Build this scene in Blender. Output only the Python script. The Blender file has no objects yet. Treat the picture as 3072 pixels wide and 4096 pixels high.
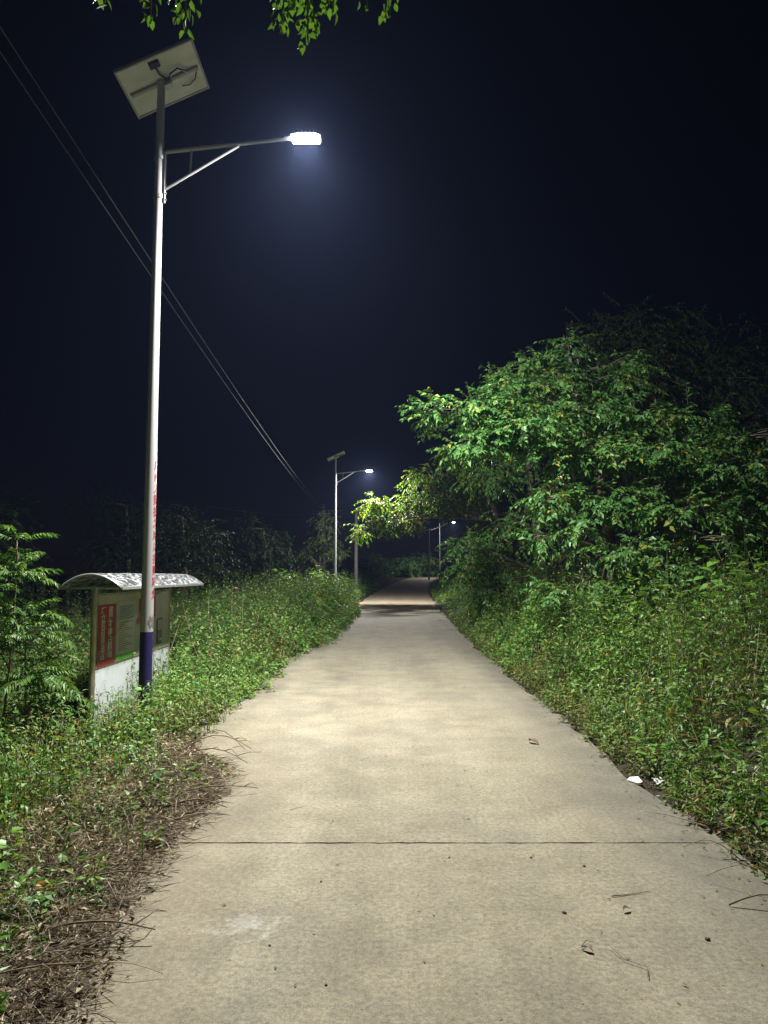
import bpy, bmesh, math, random
import numpy as np
from mathutils import Vector, Matrix, noise as mnoise

SC = bpy.context.scene
COL = SC.collection
rng = np.random.default_rng(7)
random.seed(7)
R = math.radians

# ------------------------------------------------------------------ camera
cam_d = bpy.data.cameras.new('camera')
cam_d.sensor_fit = 'VERTICAL'
cam_d.sensor_height = 36.0
cam_d.lens = 26.0
cam_d.clip_start = 0.05
cam_d.clip_end = 2000
cam = bpy.data.objects.new('camera', cam_d)
cam.location = (0, 0, 1.55)
cam.rotation_euler = (R(94.9), 0, 0)
COL.objects.link(cam)
SC.camera = cam

# ------------------------------------------------------------------ night sky, weak moon
W = bpy.data.worlds.new('World')
SC.world = W
W.use_nodes = True
nt = W.node_tree
bg = nt.nodes['Background']
sky = nt.nodes.new('ShaderNodeTexSky')
sky.sky_type = 'NISHITA'
sky.sun_disc = False
sky.sun_elevation = R(35)
sky.sun_rotation = R(200)
sky.air_density = 1.0
sky.dust_density = 0.2
sky.ozone_density = 4.0
tint = nt.nodes.new('ShaderNodeMixRGB')
tint.blend_type = 'MULTIPLY'
tint.inputs[0].default_value = 1.0
tint.inputs[2].default_value = (0.85, 0.62, 0.85, 1)
nt.links.new(sky.outputs[0], tint.inputs[1])
nt.links.new(tint.outputs[0], bg.inputs[0])
bg.inputs[1].default_value = 0.0007
sun_d = bpy.data.lights.new('moon', 'SUN')
sun_d.energy = 0.004
sun_d.angle = R(0.5)
sun_d.color = (0.8, 0.88, 1.0)
sun = bpy.data.objects.new('moon', sun_d)
sun.rotation_euler = (R(55), 0, R(-20))
COL.objects.link(sun)

SC.view_settings.view_transform = 'Standard'
SC.view_settings.look = 'None'
SC.view_settings.exposure = 0.0
SC.view_settings.gamma = 1.0
SC.view_settings.use_curve_mapping = False
SC.cycles.max_bounces = 6
SC.cycles.diffuse_bounces = 3
SC.cycles.glossy_bounces = 2
SC.cycles.transmission_bounces = 4
SC.cycles.sample_clamp_indirect = 4.0
LAMP_POWER = 880.0      # watts of each of the two tilted LED modules
LAMP_COLOUR = (1.0, 0.99, 0.93)

# ------------------------------------------------------------------ helpers
def tag(o, label=None, cat=None, group=None, kind=None):
    if label: o['label'] = label
    if cat: o['category'] = cat
    if group: o['group'] = group
    if kind: o['kind'] = kind
    return o

def link(name, me, mat=None, parent=None):
    o = bpy.data.objects.new(name, me)
    COL.objects.link(o)
    if mat is not None and me is not None:
        me.materials.append(mat)
    if parent is not None:
        o.parent = parent
    return o

def empty(name, loc, rz=0.0):
    o = bpy.data.objects.new(name, None)
    o.empty_display_size = 0.1
    o.location = loc
    o.rotation_euler = (0, 0, rz)
    COL.objects.link(o)
    return o

def copy_tree(o, parent=None):
    c = o.copy()
    COL.objects.link(c)
    if parent is not None:
        c.parent = parent
    for ch in list(o.children):
        copy_tree(ch, c)
    return c

def smooth(me):
    me.polygons.foreach_set('use_smooth', np.ones(len(me.polygons), dtype=bool))
    me.update()

def np_mesh(name, V, F, shade=False):
    V = np.ascontiguousarray(V, dtype=np.float32)
    F = np.ascontiguousarray(F, dtype=np.int32)
    me = bpy.data.meshes.new(name)
    n, m, k = len(V), len(F), F.shape[1]
    me.vertices.add(n)
    me.vertices.foreach_set('co', V.ravel())
    me.loops.add(m * k)
    me.loops.foreach_set('vertex_index', F.ravel())
    me.polygons.add(m)
    me.polygons.foreach_set('loop_start', np.arange(0, m * k, k, dtype=np.int32))
    me.update(calc_edges=True)
    me.polygons.foreach_set('use_smooth', np.full(m, bool(shade)))
    me.update()
    return me

class MB:
    """collects simple solids, builds ONE mesh"""
    def __init__(self): self.v = []; self.f = []
    def add(self, vs, fs):
        o = len(self.v)
        self.v += [tuple(p) for p in vs]
        self.f += [tuple(i + o for i in f) for f in fs]
        return self
    def box(self, c, s, rot=None):
        x, y, z = s[0] / 2, s[1] / 2, s[2] / 2
        P = [Vector(p) for p in ((-x,-y,-z),(x,-y,-z),(x,y,-z),(-x,y,-z),(-x,-y,z),(x,-y,z),(x,y,z),(-x,y,z))]
        if rot is not None: P = [rot @ p for p in P]
        c = Vector(c)
        return self.add([p + c for p in P], [(0,3,2,1),(4,5,6,7),(0,1,5,4),(1,2,6,5),(2,3,7,6),(3,0,4,7)])
    def tube(self, pts, rad, n=10, caps=True):
        pts = [Vector(p) for p in pts]
        if not hasattr(rad, '__len__'): rad = [rad] * len(pts)
        vs, fs = [], []
        for i, p in enumerate(pts):
            t = (pts[min(i + 1, len(pts) - 1)] - pts[max(i - 1, 0)]).normalized()
            a = Vector((0, 1, 0)) if abs(t.y) < 0.8 else Vector((1, 0, 0))
            u = t.cross(a).normalized(); w = t.cross(u)
            for k in range(n):
                q = 2 * math.pi * k / n
                vs.append(p + (u * math.cos(q) + w * math.sin(q)) * rad[i])
        for i in range(len(pts) - 1):
            for k in range(n):
                a = i * n + k; b = i * n + (k + 1) % n
                fs.append((a, b, b + n, a + n))
        if caps:
            fs.append(tuple(range(n))[::-1]); fs.append(tuple(range((len(pts) - 1) * n, len(pts) * n)))
        return self.add(vs, fs)
    def build(self, name, mat, parent=None, shade=False, bevel=0.0):
        me = bpy.data.meshes.new(name)
        me.from_pydata(self.v, [], self.f)
        bm = bmesh.new(); bm.from_mesh(me)
        bmesh.ops.recalc_face_normals(bm, faces=bm.faces)
        if bevel > 0:
            bmesh.ops.bevel(bm, geom=[e for e in bm.edges if e.calc_face_angle(0) > 0.6], offset=bevel, segments=2, affect='EDGES', profile=0.6)
        bm.to_mesh(me); bm.free()
        if shade:
            smooth(me)
            for e in me.edges: pass
        return link(name, me, mat, parent)

def auto_smooth(o, ang=35):
    me = o.data
    smooth(me)
    bm = bmesh.new(); bm.from_mesh(me)
    for e in bm.edges:
        if e.calc_face_angle(0) > R(ang): e.smooth = False
    bm.to_mesh(me); bm.free()
    return o

# ------------------------------------------------------------------ materials
def newmat(name):
    m = bpy.data.materials.new(name)
    m.use_nodes = True
    n = m.node_tree.nodes; l = m.node_tree.links
    return m, n, l, n['Principled BSDF']

def plain(name, col, rough=0.5, metal=0.0, var=0.15, scale=6.0, bump=0.0, spec=0.5):
    m, n, l, b = newmat(name)
    tc = n.new('ShaderNodeTexCoord')
    nz = n.new('ShaderNodeTexNoise'); nz.inputs['Scale'].default_value = scale; nz.inputs['Detail'].default_value = 6
    l.new(tc.outputs['Object'], nz.inputs['Vector'])
    r = n.new('ShaderNodeValToRGB')
    c0 = tuple(max(0, c * (1 - var)) for c in col); c1 = tuple(min(1, c * (1 + var)) for c in col)
    r.color_ramp.elements[0].position = 0.3; r.color_ramp.elements[0].color = (*c0, 1)
    r.color_ramp.elements[1].position = 0.7; r.color_ramp.elements[1].color = (*c1, 1)
    l.new(nz.outputs['Fac'], r.inputs[0]); l.new(r.outputs[0], b.inputs['Base Color'])
    b.inputs['Roughness'].default_value = rough; b.inputs['Metallic'].default_value = metal
    b.inputs['Specular IOR Level'].default_value = spec
    if bump > 0:
        bp = n.new('ShaderNodeBump'); bp.inputs['Strength'].default_value = bump; bp.inputs['Distance'].default_value = 0.01
        l.new(nz.outputs['Fac'], bp.inputs['Height']); l.new(bp.outputs[0], b.inputs['Normal'])
    return m

def leafmat(name, stops, rough=0.38, trans=0.3, spec=0.5, clump=2.0):
    """stops: list of (pos, rgb); every leaf takes its own colour, shifted a little by plant"""
    m, n, l, b = newmat(name)
    geo = n.new('ShaderNodeNewGeometry')
    tc = n.new('ShaderNodeTexCoord')
    nz = n.new('ShaderNodeTexNoise'); nz.inputs['Scale'].default_value = clump; nz.inputs['Detail'].default_value = 2
    l.new(tc.outputs['Object'], nz.inputs['Vector'])
    mix = n.new('ShaderNodeMath'); mix.operation = 'MULTIPLY_ADD'
    l.new(nz.outputs['Fac'], mix.inputs[0]); mix.inputs[1].default_value = 0.7; mix.inputs[2].default_value = -0.35
    ad = n.new('ShaderNodeMath'); ad.operation = 'ADD'; ad.use_clamp = True
    l.new(mix.outputs[0], ad.inputs[0]); l.new(geo.outputs['Random Per Island'], ad.inputs[1])
    r = n.new('ShaderNodeValToRGB')
    el = r.color_ramp.elements
    while len(el) < len(stops): el.new(0.5)
    for e, (p, c) in zip(el, stops):
        e.position = p; e.color = (*c, 1)
    l.new(ad.outputs[0], r.inputs[0])
    l.new(r.outputs[0], b.inputs['Base Color'])
    b.inputs['Roughness'].default_value = rough
    b.inputs['Specular IOR Level'].default_value = spec
    tr = n.new('ShaderNodeBsdfTranslucent')
    hs = n.new('ShaderNodeMixRGB'); hs.blend_type = 'MULTIPLY'; hs.inputs[0].default_value = 1
    hs.inputs[2].default_value = (1.5, 1.35, 0.5, 1)
    l.new(r.outputs[0], hs.inputs[1]); l.new(hs.outputs[0], tr.inputs[0])
    mx = n.new('ShaderNodeMixShader'); mx.inputs[0].default_value = trans
    out = n['Material Output']
    l.new(b.outputs[0], mx.inputs[1]); l.new(tr.outputs[0], mx.inputs[2]); l.new(mx.outputs[0], out.inputs['Surface'])
    return m

GREEN = [(0.0, (0.018, 0.050, 0.010)), (0.35, (0.040, 0.105, 0.018)), (0.7, (0.070, 0.155, 0.025)), (0.93, (0.11, 0.18, 0.03)), (1.0, (0.20, 0.17, 0.04))]
M_tree = leafmat('tree_leaf', [(0.0, (0.035, 0.105, 0.026)), (0.4, (0.068, 0.195, 0.048)), (0.75, (0.115, 0.265, 0.062)), (0.96, (0.18, 0.30, 0.065)), (1.0, (0.30, 0.26, 0.04))], 0.40, 0.27, 0.42, 1.3)
M_tree_warm = leafmat('warm_tree_leaf', [(0.0, (0.022, 0.062, 0.012)), (0.45, (0.050, 0.120, 0.018)), (0.8, (0.10, 0.165, 0.022)), (1.0, (0.20, 0.17, 0.03))], 0.48, 0.42, 0.3, 1.0)
M_tree_unlit = leafmat('unlit_tree_leaf', [(0.0, (0.010, 0.028, 0.010)), (0.5, (0.020, 0.050, 0.016)), (1.0, (0.035, 0.07, 0.02))], 0.6, 0.15, 0.2, 1.0)  # leaf green darkened so trees away from the lamps look unlit
M_weed = leafmat('weed_leaf', [(0.0, (0.045, 0.125, 0.026)), (0.35, (0.095, 0.235, 0.042)), (0.68, (0.160, 0.315, 0.060)), (0.92, (0.24, 0.35, 0.08)), (1.0, (0.32, 0.22, 0.09))], 0.46, 0.26, 0.35, 1.6)
M_weed_dry = leafmat('drying_weed_leaf', [(0.0, (0.088, 0.053, 0.025)), (0.35, (0.075, 0.144, 0.027)), (0.7, (0.131, 0.206, 0.043)), (1.0, (0.288, 0.188, 0.075))], 0.5, 0.2, 0.3, 2.0)
M_grass = leafmat('grass_blade', [(0.0, (0.048, 0.108, 0.024)), (0.6, (0.120, 0.216, 0.048)), (0.85, (0.240, 0.240, 0.084)), (1.0, (0.384, 0.324, 0.156))], 0.45, 0.25, 0.4, 2.0)
M_frond = leafmat('sapling_leaflet', [(0.0, (0.030, 0.090, 0.018)), (0.5, (0.058, 0.155, 0.026)), (1.0, (0.12, 0.21, 0.035))], 0.45, 0.28, 0.4, 3.0)
M_overhang = leafmat('overhanging_leaf', [(0.0, (0.018, 0.055, 0.010)), (0.5, (0.032, 0.085, 0.015)), (1.0, (0.055, 0.10, 0.02))], 0.45, 0.25, 0.45, 3.0)
M_straw = leafmat('dry_straw', [(0.0, (0.03, 0.020, 0.013)), (0.38, (0.10, 0.07, 0.045)), (0.66, (0.27, 0.21, 0.135)), (1.0, (0.60, 0.52, 0.38))], 0.7, 0.05, 0.2, 4.0)
M_flower = leafmat('pale_flower', [(0.0, (0.55, 0.45, 0.45)), (1.0, (0.8, 0.76, 0.72))], 0.6, 0.2, 0.2, 2.0)
M_stem = plain('green_stem', (0.045, 0.07, 0.02), 0.6, var=0.4, scale=3)
M_bark = plain('bark', (0.17, 0.145, 0.11), 0.85, var=0.45, scale=9, bump=0.6, spec=0.2)
M_twig = plain('dead_twig', (0.20, 0.145, 0.10), 0.75, var=0.5, scale=14, bump=0.3, spec=0.25)
M_twig_pale = plain('bleached_twig', (0.36, 0.30, 0.24), 0.7, var=0.4, scale=14, bump=0.3, spec=0.25)
M_white = plain('white_pole_paint', (0.37, 0.365, 0.375), 0.30, var=0.06, scale=3.0)
M_blue = plain('dark_blue_paint', (0.020, 0.013, 0.105), 0.38, var=0.18, scale=8)
M_galv = plain('galvanised_steel', (0.42, 0.42, 0.42), 0.42, metal=0.55, var=0.12, scale=14)
M_dark = plain('black_plastic', (0.02, 0.02, 0.02), 0.5, var=0.2)
M_backsheet = plain('white_backsheet', (0.66, 0.64, 0.60), 0.5, var=0.10, scale=5)
M_cell = plain('solar_cell', (0.012, 0.014, 0.035), 0.18, var=0.2)
M_alum = plain('aluminium_frame', (0.30, 0.29, 0.27), 0.5, metal=0.4, var=0.15)
M_red = plain('red_print', (0.42, 0.012, 0.03), 0.5, var=0.1)
M_poster_red = plain('red_poster_paper', (0.34, 0.022, 0.028), 0.55, var=0.12, scale=4)
M_red_flag = plain('red_paper', (0.45, 0.015, 0.02), 0.6, var=0.15, scale=4)
M_ink = plain('grey_ink', (0.17, 0.165, 0.15), 0.7, var=0.2)
M_poster_white = plain('white_print', (0.62, 0.58, 0.55), 0.6, var=0.08)
M_paper = plain('aged_paper', (0.50, 0.48, 0.42), 0.6, var=0.08, scale=5)
M_bluepaper = plain('blue_grey_print', (0.36, 0.42, 0.44), 0.6, var=0.1, scale=5)
M_greenp = plain('green_print', (0.13, 0.40, 0.04), 0.6, var=0.25, scale=7)
M_boardtop = ('later',)
def streaked(name, col, dirt, rough=0.5):
    m, n, l, b = newmat(name)
    tc = n.new('ShaderNodeTexCoord')
    def nz(sc, scale, d=6):
        mp = n.new('ShaderNodeMapping'); mp.inputs['Scale'].default_value = sc; l.new(tc.outputs['Object'], mp.inputs[0])
        t = n.new('ShaderNodeTexNoise'); t.inputs['Scale'].default_value = scale; t.inputs['Detail'].default_value = d; t.inputs['Roughness'].default_value = 0.65
        l.new(mp.outputs[0], t.inputs['Vector']); return t.outputs['Fac']
    r = n.new('ShaderNodeValToRGB'); r.color_ramp.elements[0].position = 0.52; r.color_ramp.elements[0].color = (*col, 1)
    r.color_ramp.elements[1].position = 0.78; r.color_ramp.elements[1].color = (*dirt, 1)
    l.new(nz((1, 7, 0.9), 1.8), r.inputs[0])
    r2 = n.new('ShaderNodeValToRGB'); r2.color_ramp.elements[0].position = 0.35; r2.color_ramp.elements[0].color = (0.82, 0.82, 0.80, 1)
    r2.color_ramp.elements[1].position = 0.6; r2.color_ramp.elements[1].color = (1, 1, 1, 1)
    l.new(nz((1, 1, 1), 2.5), r2.inputs[0])
    mx = n.new('ShaderNodeMixRGB'); mx.blend_type = 'MULTIPLY'; mx.inputs[0].default_value = 1
    l.new(r.outputs[0], mx.inputs[1]); l.new(r2.outputs[0], mx.inputs[2]); l.new(mx.outputs[0], b.inputs['Base Color'])
    b.inputs['Roughness'].default_value = rough
    return m
M_boardlow = streaked('white_board', (0.72, 0.75, 0.79), (0.56, 0.57, 0.55), 0.45)
M_boardtop = streaked('cream_board', (0.46, 0.44, 0.34), (0.24, 0.21, 0.14), 0.55)
M_steelpost = plain('stainless_post', (0.52, 0.45, 0.33), 0.34, metal=0.75, var=0.2, scale=9)
M_pole_conc = plain('pole_concrete', (0.42, 0.40, 0.36), 0.8, var=0.15, scale=6, bump=0.2)
M_cable = plain('pale_cable', (0.13, 0.125, 0.12), 0.5, var=0.2)
M_plastic = plain('white_plastic_scrap', (0.75, 0.75, 0.74), 0.4, var=0.06)
M_stone = plain('dark_pebble', (0.075, 0.06, 0.045), 0.85, var=0.4, scale=30, bump=0.4)
M_dryleaf = plain('dry_leaf', (0.10, 0.065, 0.035), 0.65, var=0.4, scale=30)

def roof_material():
    m, n, l, b = newmat('stained_roof_sheet')
    tc = n.new('ShaderNodeTexCoord')
    mp = n.new('ShaderNodeMapping'); mp.inputs['Scale'].default_value = (9, 3.2, 3)
    l.new(tc.outputs['Object'], mp.inputs[0])
    nz = n.new('ShaderNodeTexNoise'); nz.inputs['Scale'].default_value = 2.2; nz.inputs['Detail'].default_value = 8; nz.inputs['Roughness'].default_value = 0.7
    l.new(mp.outputs[0], nz.inputs['Vector'])
    r = n.new('ShaderNodeValToRGB')
    r.color_ramp.elements[0].position = 0.47; r.color_ramp.elements[0].color = (0.05, 0.05, 0.05, 1)
    r.color_ramp.elements[1].position = 0.60; r.color_ramp.elements[1].color = (0.50, 0.52, 0.55, 1)
    l.new(nz.outputs['Fac'], r.inputs[0]); l.new(r.outputs[0], b.inputs['Base Color'])
    b.inputs['Roughness'].default_value = 0.45
    return m
M_roof = roof_material()

def concrete_material():
    m, n, l, b = newmat('road_concrete')
    tc = n.new('ShaderNodeTexCoord'); P = tc.outputs['Object']
    def noise(scale, detail=4, rough=0.55, mapscale=None, dist=0.0):
        t = n.new('ShaderNodeTexNoise'); t.inputs['Scale'].default_value = scale
        t.inputs['Detail'].default_value = detail; t.inputs['Roughness'].default_value = rough; t.inputs['Distortion'].default_value = dist
        if mapscale:
            mp = n.new('ShaderNodeMapping'); mp.inputs['Scale'].default_value = mapscale
            l.new(P, mp.inputs[0]); l.new(mp.outputs[0], t.inputs['Vector'])
        else: l.new(P, t.inputs['Vector'])
        return t.outputs['Fac']
    def ramp(f, p0, c0, p1, c1):
        r = n.new('ShaderNodeValToRGB')
        r.color_ramp.elements[0].position = p0; r.color_ramp.elements[0].color = (*c0, 1)
        r.color_ramp.elements[1].position = p1; r.color_ramp.elements[1].color = (*c1, 1)
        l.new(f, r.inputs[0]); return r.outputs[0]
    def mix(mode, fac, a, c):
        x = n.new('ShaderNodeMixRGB'); x.blend_type = mode
        if isinstance(fac, float): x.inputs[0].default_value = fac
        else: l.new(fac, x.inputs[0])
        for s, v in ((x.inputs[1], a), (x.inputs[2], c)):
            if isinstance(v, tuple): s.default_value = (*v, 1)
            else: l.new(v, s)
        return x.outputs[0]
    base = ramp(noise(0.9, 8, 0.6), 0.3, (0.272, 0.244, 0.180), 0.72, (0.352, 0.320, 0.241))
    # grey stains
    st = ramp(noise(0.75, 5, 0.6, (1.0, 0.8, 1.0), 0.6), 0.50, (0, 0, 0), 0.68, (1, 1, 1))
    base = mix('MIX', mix('MULTIPLY', 1.0, st, (0.42, 0.42, 0.42)), base, (0.205, 0.198, 0.170))
    # darker stained strip towards the right kerb line and behind the camera
    sep = n.new('ShaderNodeSeparateXYZ'); l.new(P, sep.inputs[0])
    mr = n.new('ShaderNodeMapRange'); mr.inputs[1].default_value = 1.0; mr.inputs[2].default_value = 1.9; l.new(sep.outputs[0], mr.inputs[0])
    st2 = ramp(noise(1.3, 6, 0.65), 0.40, (0, 0, 0), 0.62, (1, 1, 1))
    e = mix('MULTIPLY', 1.0, mr.outputs[0], st2)
    base = mix('MIX', mix('MULTIPLY', 1.0, e, (0.75, 0.75, 0.75)), base, (0.150, 0.147, 0.128))
    # pale scuffs
    sc = ramp(noise(1.1, 3, 0.5, (1.0, 2.2, 1.0), 0.3), 0.71, (0, 0, 0), 0.80, (1, 1, 1))
    base = mix('MIX', mix('MULTIPLY', 1.0, sc, (0.6, 0.6, 0.6)), base, (0.42, 0.40, 0.335))
    vd = n.new('ShaderNodeVectorMath'); vd.operation = 'DISTANCE'
    ms = n.new('ShaderNodeMapping'); ms.inputs['Scale'].default_value = (1.0, 1.7, 1.0); l.new(P, ms.inputs[0])
    l.new(ms.outputs[0], vd.inputs[0]); vd.inputs[1].default_value = (-0.62, 3.42 * 1.7, 0)
    ma = n.new('ShaderNodeMath'); ma.operation = 'ADD'; l.new(vd.outputs['Value'], ma.inputs[0]); l.new(noise(9, 5, 0.65), ma.inputs[1])
    sp = ramp(ma.outputs[0], 0.50, (0.8, 0.8, 0.8), 0.66, (0, 0, 0))
    base = mix('MIX', sp, base, (0.46, 0.45, 0.40))
    # reddish dust far down the road
    md = n.new('ShaderNodeMapRange'); md.inputs[1].default_value = 24; md.inputs[2].default_value = 34; l.new(sep.outputs[1], md.inputs[0])
    base = mix('MIX', md.outputs[0], base, (0.28, 0.232, 0.165))
    # coarse and fine grain
    g1 = noise(40, 5, 0.75); g2 = noise(150, 3, 0.75)
    base = mix('MULTIPLY', 0.62, base, ramp(g1, 0.36, (0.42, 0.42, 0.43), 0.60, (1.16, 1.15, 1.11)))
    base = mix('MULTIPLY', 0.8, base, ramp(g2, 0.32, (0.55, 0.55, 0.55), 0.62, (1.15, 1.15, 1.15)))
    # broom lines across the road
    br = noise(1.0, 3, 0.6, (2.5, 75, 1), 0.0)
    base = mix('MULTIPLY', 0.10, base, ramp(br, 0.34, (0.62, 0.62, 0.62), 0.6, (1.08, 1.08, 1.08)))
    mo = noise(19, 7, 0.8)
    base = mix('MULTIPLY', 0.55, base, ramp(mo, 0.36, (0.72, 0.73, 0.74), 0.62, (1.12, 1.11, 1.07)))
    wr = noise(1.0, 4, 0.55, (1.6, 0.12, 1.0), 0.4)
    base = mix('MULTIPLY', 0.9, base, ramp(wr, 0.34, (0.86, 0.85, 0.83), 0.64, (1.08, 1.08, 1.08)))
    bl = noise(2.6, 6, 0.68)
    base = mix('MULTIPLY', 0.9, base, ramp(bl, 0.36, (0.80, 0.80, 0.80), 0.64, (1.09, 1.08, 1.07)))
    # grime gathered along both edges
    ax = n.new('ShaderNodeMath'); ax.operation = 'ABSOLUTE'; l.new(sep.outputs[0], ax.inputs[0])
    me_ = n.new('ShaderNodeMapRange'); me_.inputs[1].default_value = 1.35; me_.inputs[2].default_value = 1.9; l.new(ax.outputs[0], me_.inputs[0])
    yn = n.new('ShaderNodeMapRange'); yn.inputs[1].default_value = 22; yn.inputs[2].default_value = 14; l.new(sep.outputs[1], yn.inputs[0])
    gm = mix('MULTIPLY', 1.0, mix('MULTIPLY', 1.0, me_.outputs[0], yn.outputs[0]), ramp(noise(3.5, 7, 0.7), 0.38, (0, 0, 0), 0.60, (0.8, 0.8, 0.8)))
    base = mix('MIX', gm, base, (0.115, 0.105, 0.085))
    # soil dust trodden over the left edge
    ml = n.new('ShaderNodeMapRange'); ml.inputs[1].default_value = -0.55; ml.inputs[2].default_value = -1.35; l.new(sep.outputs[0], ml.inputs[0])
    my = n.new('ShaderNodeMapRange'); my.inputs[1].default_value = 8.0; my.inputs[2].default_value = 6.0; l.new(sep.outputs[1], my.inputs[0])
    du = ramp(noise(2.4, 7, 0.7), 0.34, (0.1, 0.1, 0.1), 0.62, (1, 1, 1))
    du = mix('MULTIPLY', 1.0, mix('MULTIPLY', 1.0, ml.outputs[0], my.outputs[0]), du)
    base = mix('MIX', mix('MULTIPLY', 1.0, du, (0.85, 0.85, 0.85)), base, (0.17, 0.135, 0.09))
    # little dark pits
    pit = ramp(noise(30, 2, 0.5), 0.24, (0.35, 0.33, 0.3), 0.30, (1, 1, 1))
    base = mix('MULTIPLY', 0.8, base, pit)
    l.new(base, b.inputs['Base Color'])
    b.inputs['Roughness'].default_value = 0.88
    b.inputs['Specular IOR Level'].default_value = 0.25
    hs = n.new('ShaderNodeMath'); hs.operation = 'ADD'
    l.new(g2, hs.inputs[0]); hs.inputs[1].default_value = 0.0
    bp = n.new('ShaderNodeBump'); bp.inputs['Strength'].default_value = 0.45; bp.inputs['Distance'].default_value = 0.006
    l.new(hs.outputs[0], bp.inputs['Height']); l.new(bp.outputs[0], b.inputs['Normal'])
    return m
M_conc = concrete_material()

def soil_material(name, c0, c1, scale=6):
    m, n, l, b = newmat(name)
    tc = n.new('ShaderNodeTexCoord')
    a = n.new('ShaderNodeTexNoise'); a.inputs['Scale'].default_value = scale; a.inputs['Detail'].default_value = 10; a.inputs['Roughness'].default_value = 0.7
    l.new(tc.outputs['Object'], a.inputs['Vector'])
    r = n.new('ShaderNodeValToRGB')
    r.color_ramp.elements[0].position = 0.32; r.color_ramp.elements[0].color = (*c0, 1)
    r.color_ramp.elements[1].position = 0.68; r.color_ramp.elements[1].color = (*c1, 1)
    l.new(a.outputs['Fac'], r.inputs[0]); l.new(r.outputs[0], b.inputs['Base Color'])
    b.inputs['Roughness'].default_value = 0.95; b.inputs['Specular IOR Level'].default_value = 0.1
    bp = n.new('ShaderNodeBump'); bp.inputs['Strength'].default_value = 0.8; bp.inputs['Distance'].default_value = 0.03
    l.new(a.outputs['Fac'], bp.inputs['Height']); l.new(bp.outputs[0], b.inputs['Normal'])
    return m
M_ground = soil_material('dark_earth', (0.025, 0.022, 0.014), (0.07, 0.06, 0.04), 4)
M_soil = soil_material('pale_soil', (0.045, 0.036, 0.025), (0.16, 0.13, 0.09), 7)

def emit(name, col, s):
    m = bpy.data.materials.new(name); m.use_nodes = True
    n = m.node_tree.nodes; l = m.node_tree.links
    n.remove(n['Principled BSDF'])
    e = n.new('ShaderNodeEmission'); e.inputs[0].default_value = (*col, 1); e.inputs[1].default_value = s
    l.new(e.outputs[0], n['Material Output'].inputs[0])
    return m
M_led = emit('lit_led_lens', (0.95, 0.98, 1.0), 40.0)

# ------------------------------------------------------------------ terrain
CY = [-10, 0, 15, 34, 50, 65, 80, 95, 110, 130, 160, 420]
CX = [0.06, 0.06, 0.06, 0.55, 1.1, 1.95, 3.3, 5.2, 8.6, 15, 28, 150]
RZ = [0, 0, 0, 0.15, 0.32, 0.55, 0.9, 1.25, 1.5, 1.6, 1.6, 1.6]
HALF = 1.86
def smoothcurve(ys, vs):
    ys = np.array(ys, float); vs = np.array(vs, float)
    g = np.arange(-12, 421, 0.5); v = np.interp(g, ys, vs)
    k = np.exp(-0.5 * (np.arange(-16, 17) / 7.0) ** 2); k /= k.sum()
    v = np.convolve(np.pad(v, 16, mode='edge'), k, mode='valid')
    return lambda y: np.interp(y, g, v)
road_cx = smoothcurve(CY, CX)
road_z = smoothcurve(CY, RZ)
def sstep(a, b, x):
    t = np.clip((np.asarray(x, float) - a) / (b - a), 0, 1)
    return t * t * (3 - 2 * t)
def ground_z(x, y):
    x = np.asarray(x, float); y = np.asarray(y, float)
    t = x - road_cx(y)
    z = road_z(y)
    dip = 0.42 * (1 - sstep(12, 24, y)) * sstep(1.9, 3.6, -t) * sstep(1.0, 6.0, y)
    bank = (0.38 * (1 - sstep(16, 40, y)) + 0.05) * sstep(1.9, 4.2, t)
    wob = 0.04 * np.sin(x * 1.7 + y * 0.6) * np.cos(y * 1.1 - x * 0.4) * sstep(1.9, 3.0, np.abs(t))
    return z - dip + bank + wob

def build_ground():
    ts = np.concatenate([np.array([-400, -200, -100, -60, -40, -28]), np.arange(-20, -6, 1.0), np.arange(-6, 6.01, 0.25), np.arange(7, 21, 1.0), np.array([28, 40, 60, 100, 200, 400])])
    ys = np.concatenate([np.array([-300, -120, -60, -30, -18]), np.arange(-10, 30, 0.4), np.arange(30, 140, 2.0), np.array([150, 170, 200, 260, 340, 420, 600])])
    T, Y = np.meshgrid(ts, ys)
    X = T + road_cx(np.clip(Y, -10, 420))
    Z = ground_z(X, np.clip(Y, -10, 420))
    Z = np.where(np.abs(T) < 1.80, Z - 0.05, Z - 0.012)
    V = np.stack([X, Y, Z], -1).reshape(-1, 3)
    ny, nx = T.shape
    i = np.arange(ny - 1)[:, None] * nx + np.arange(nx - 1)[None, :]
    F = np.stack([i, i + 1, i + 1 + nx, i + nx], -1).reshape(-1, 4)
    o = link('ground', np_mesh('ground', V, F, True), M_ground)
    tag(o, kind='structure')
build_ground()

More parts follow.
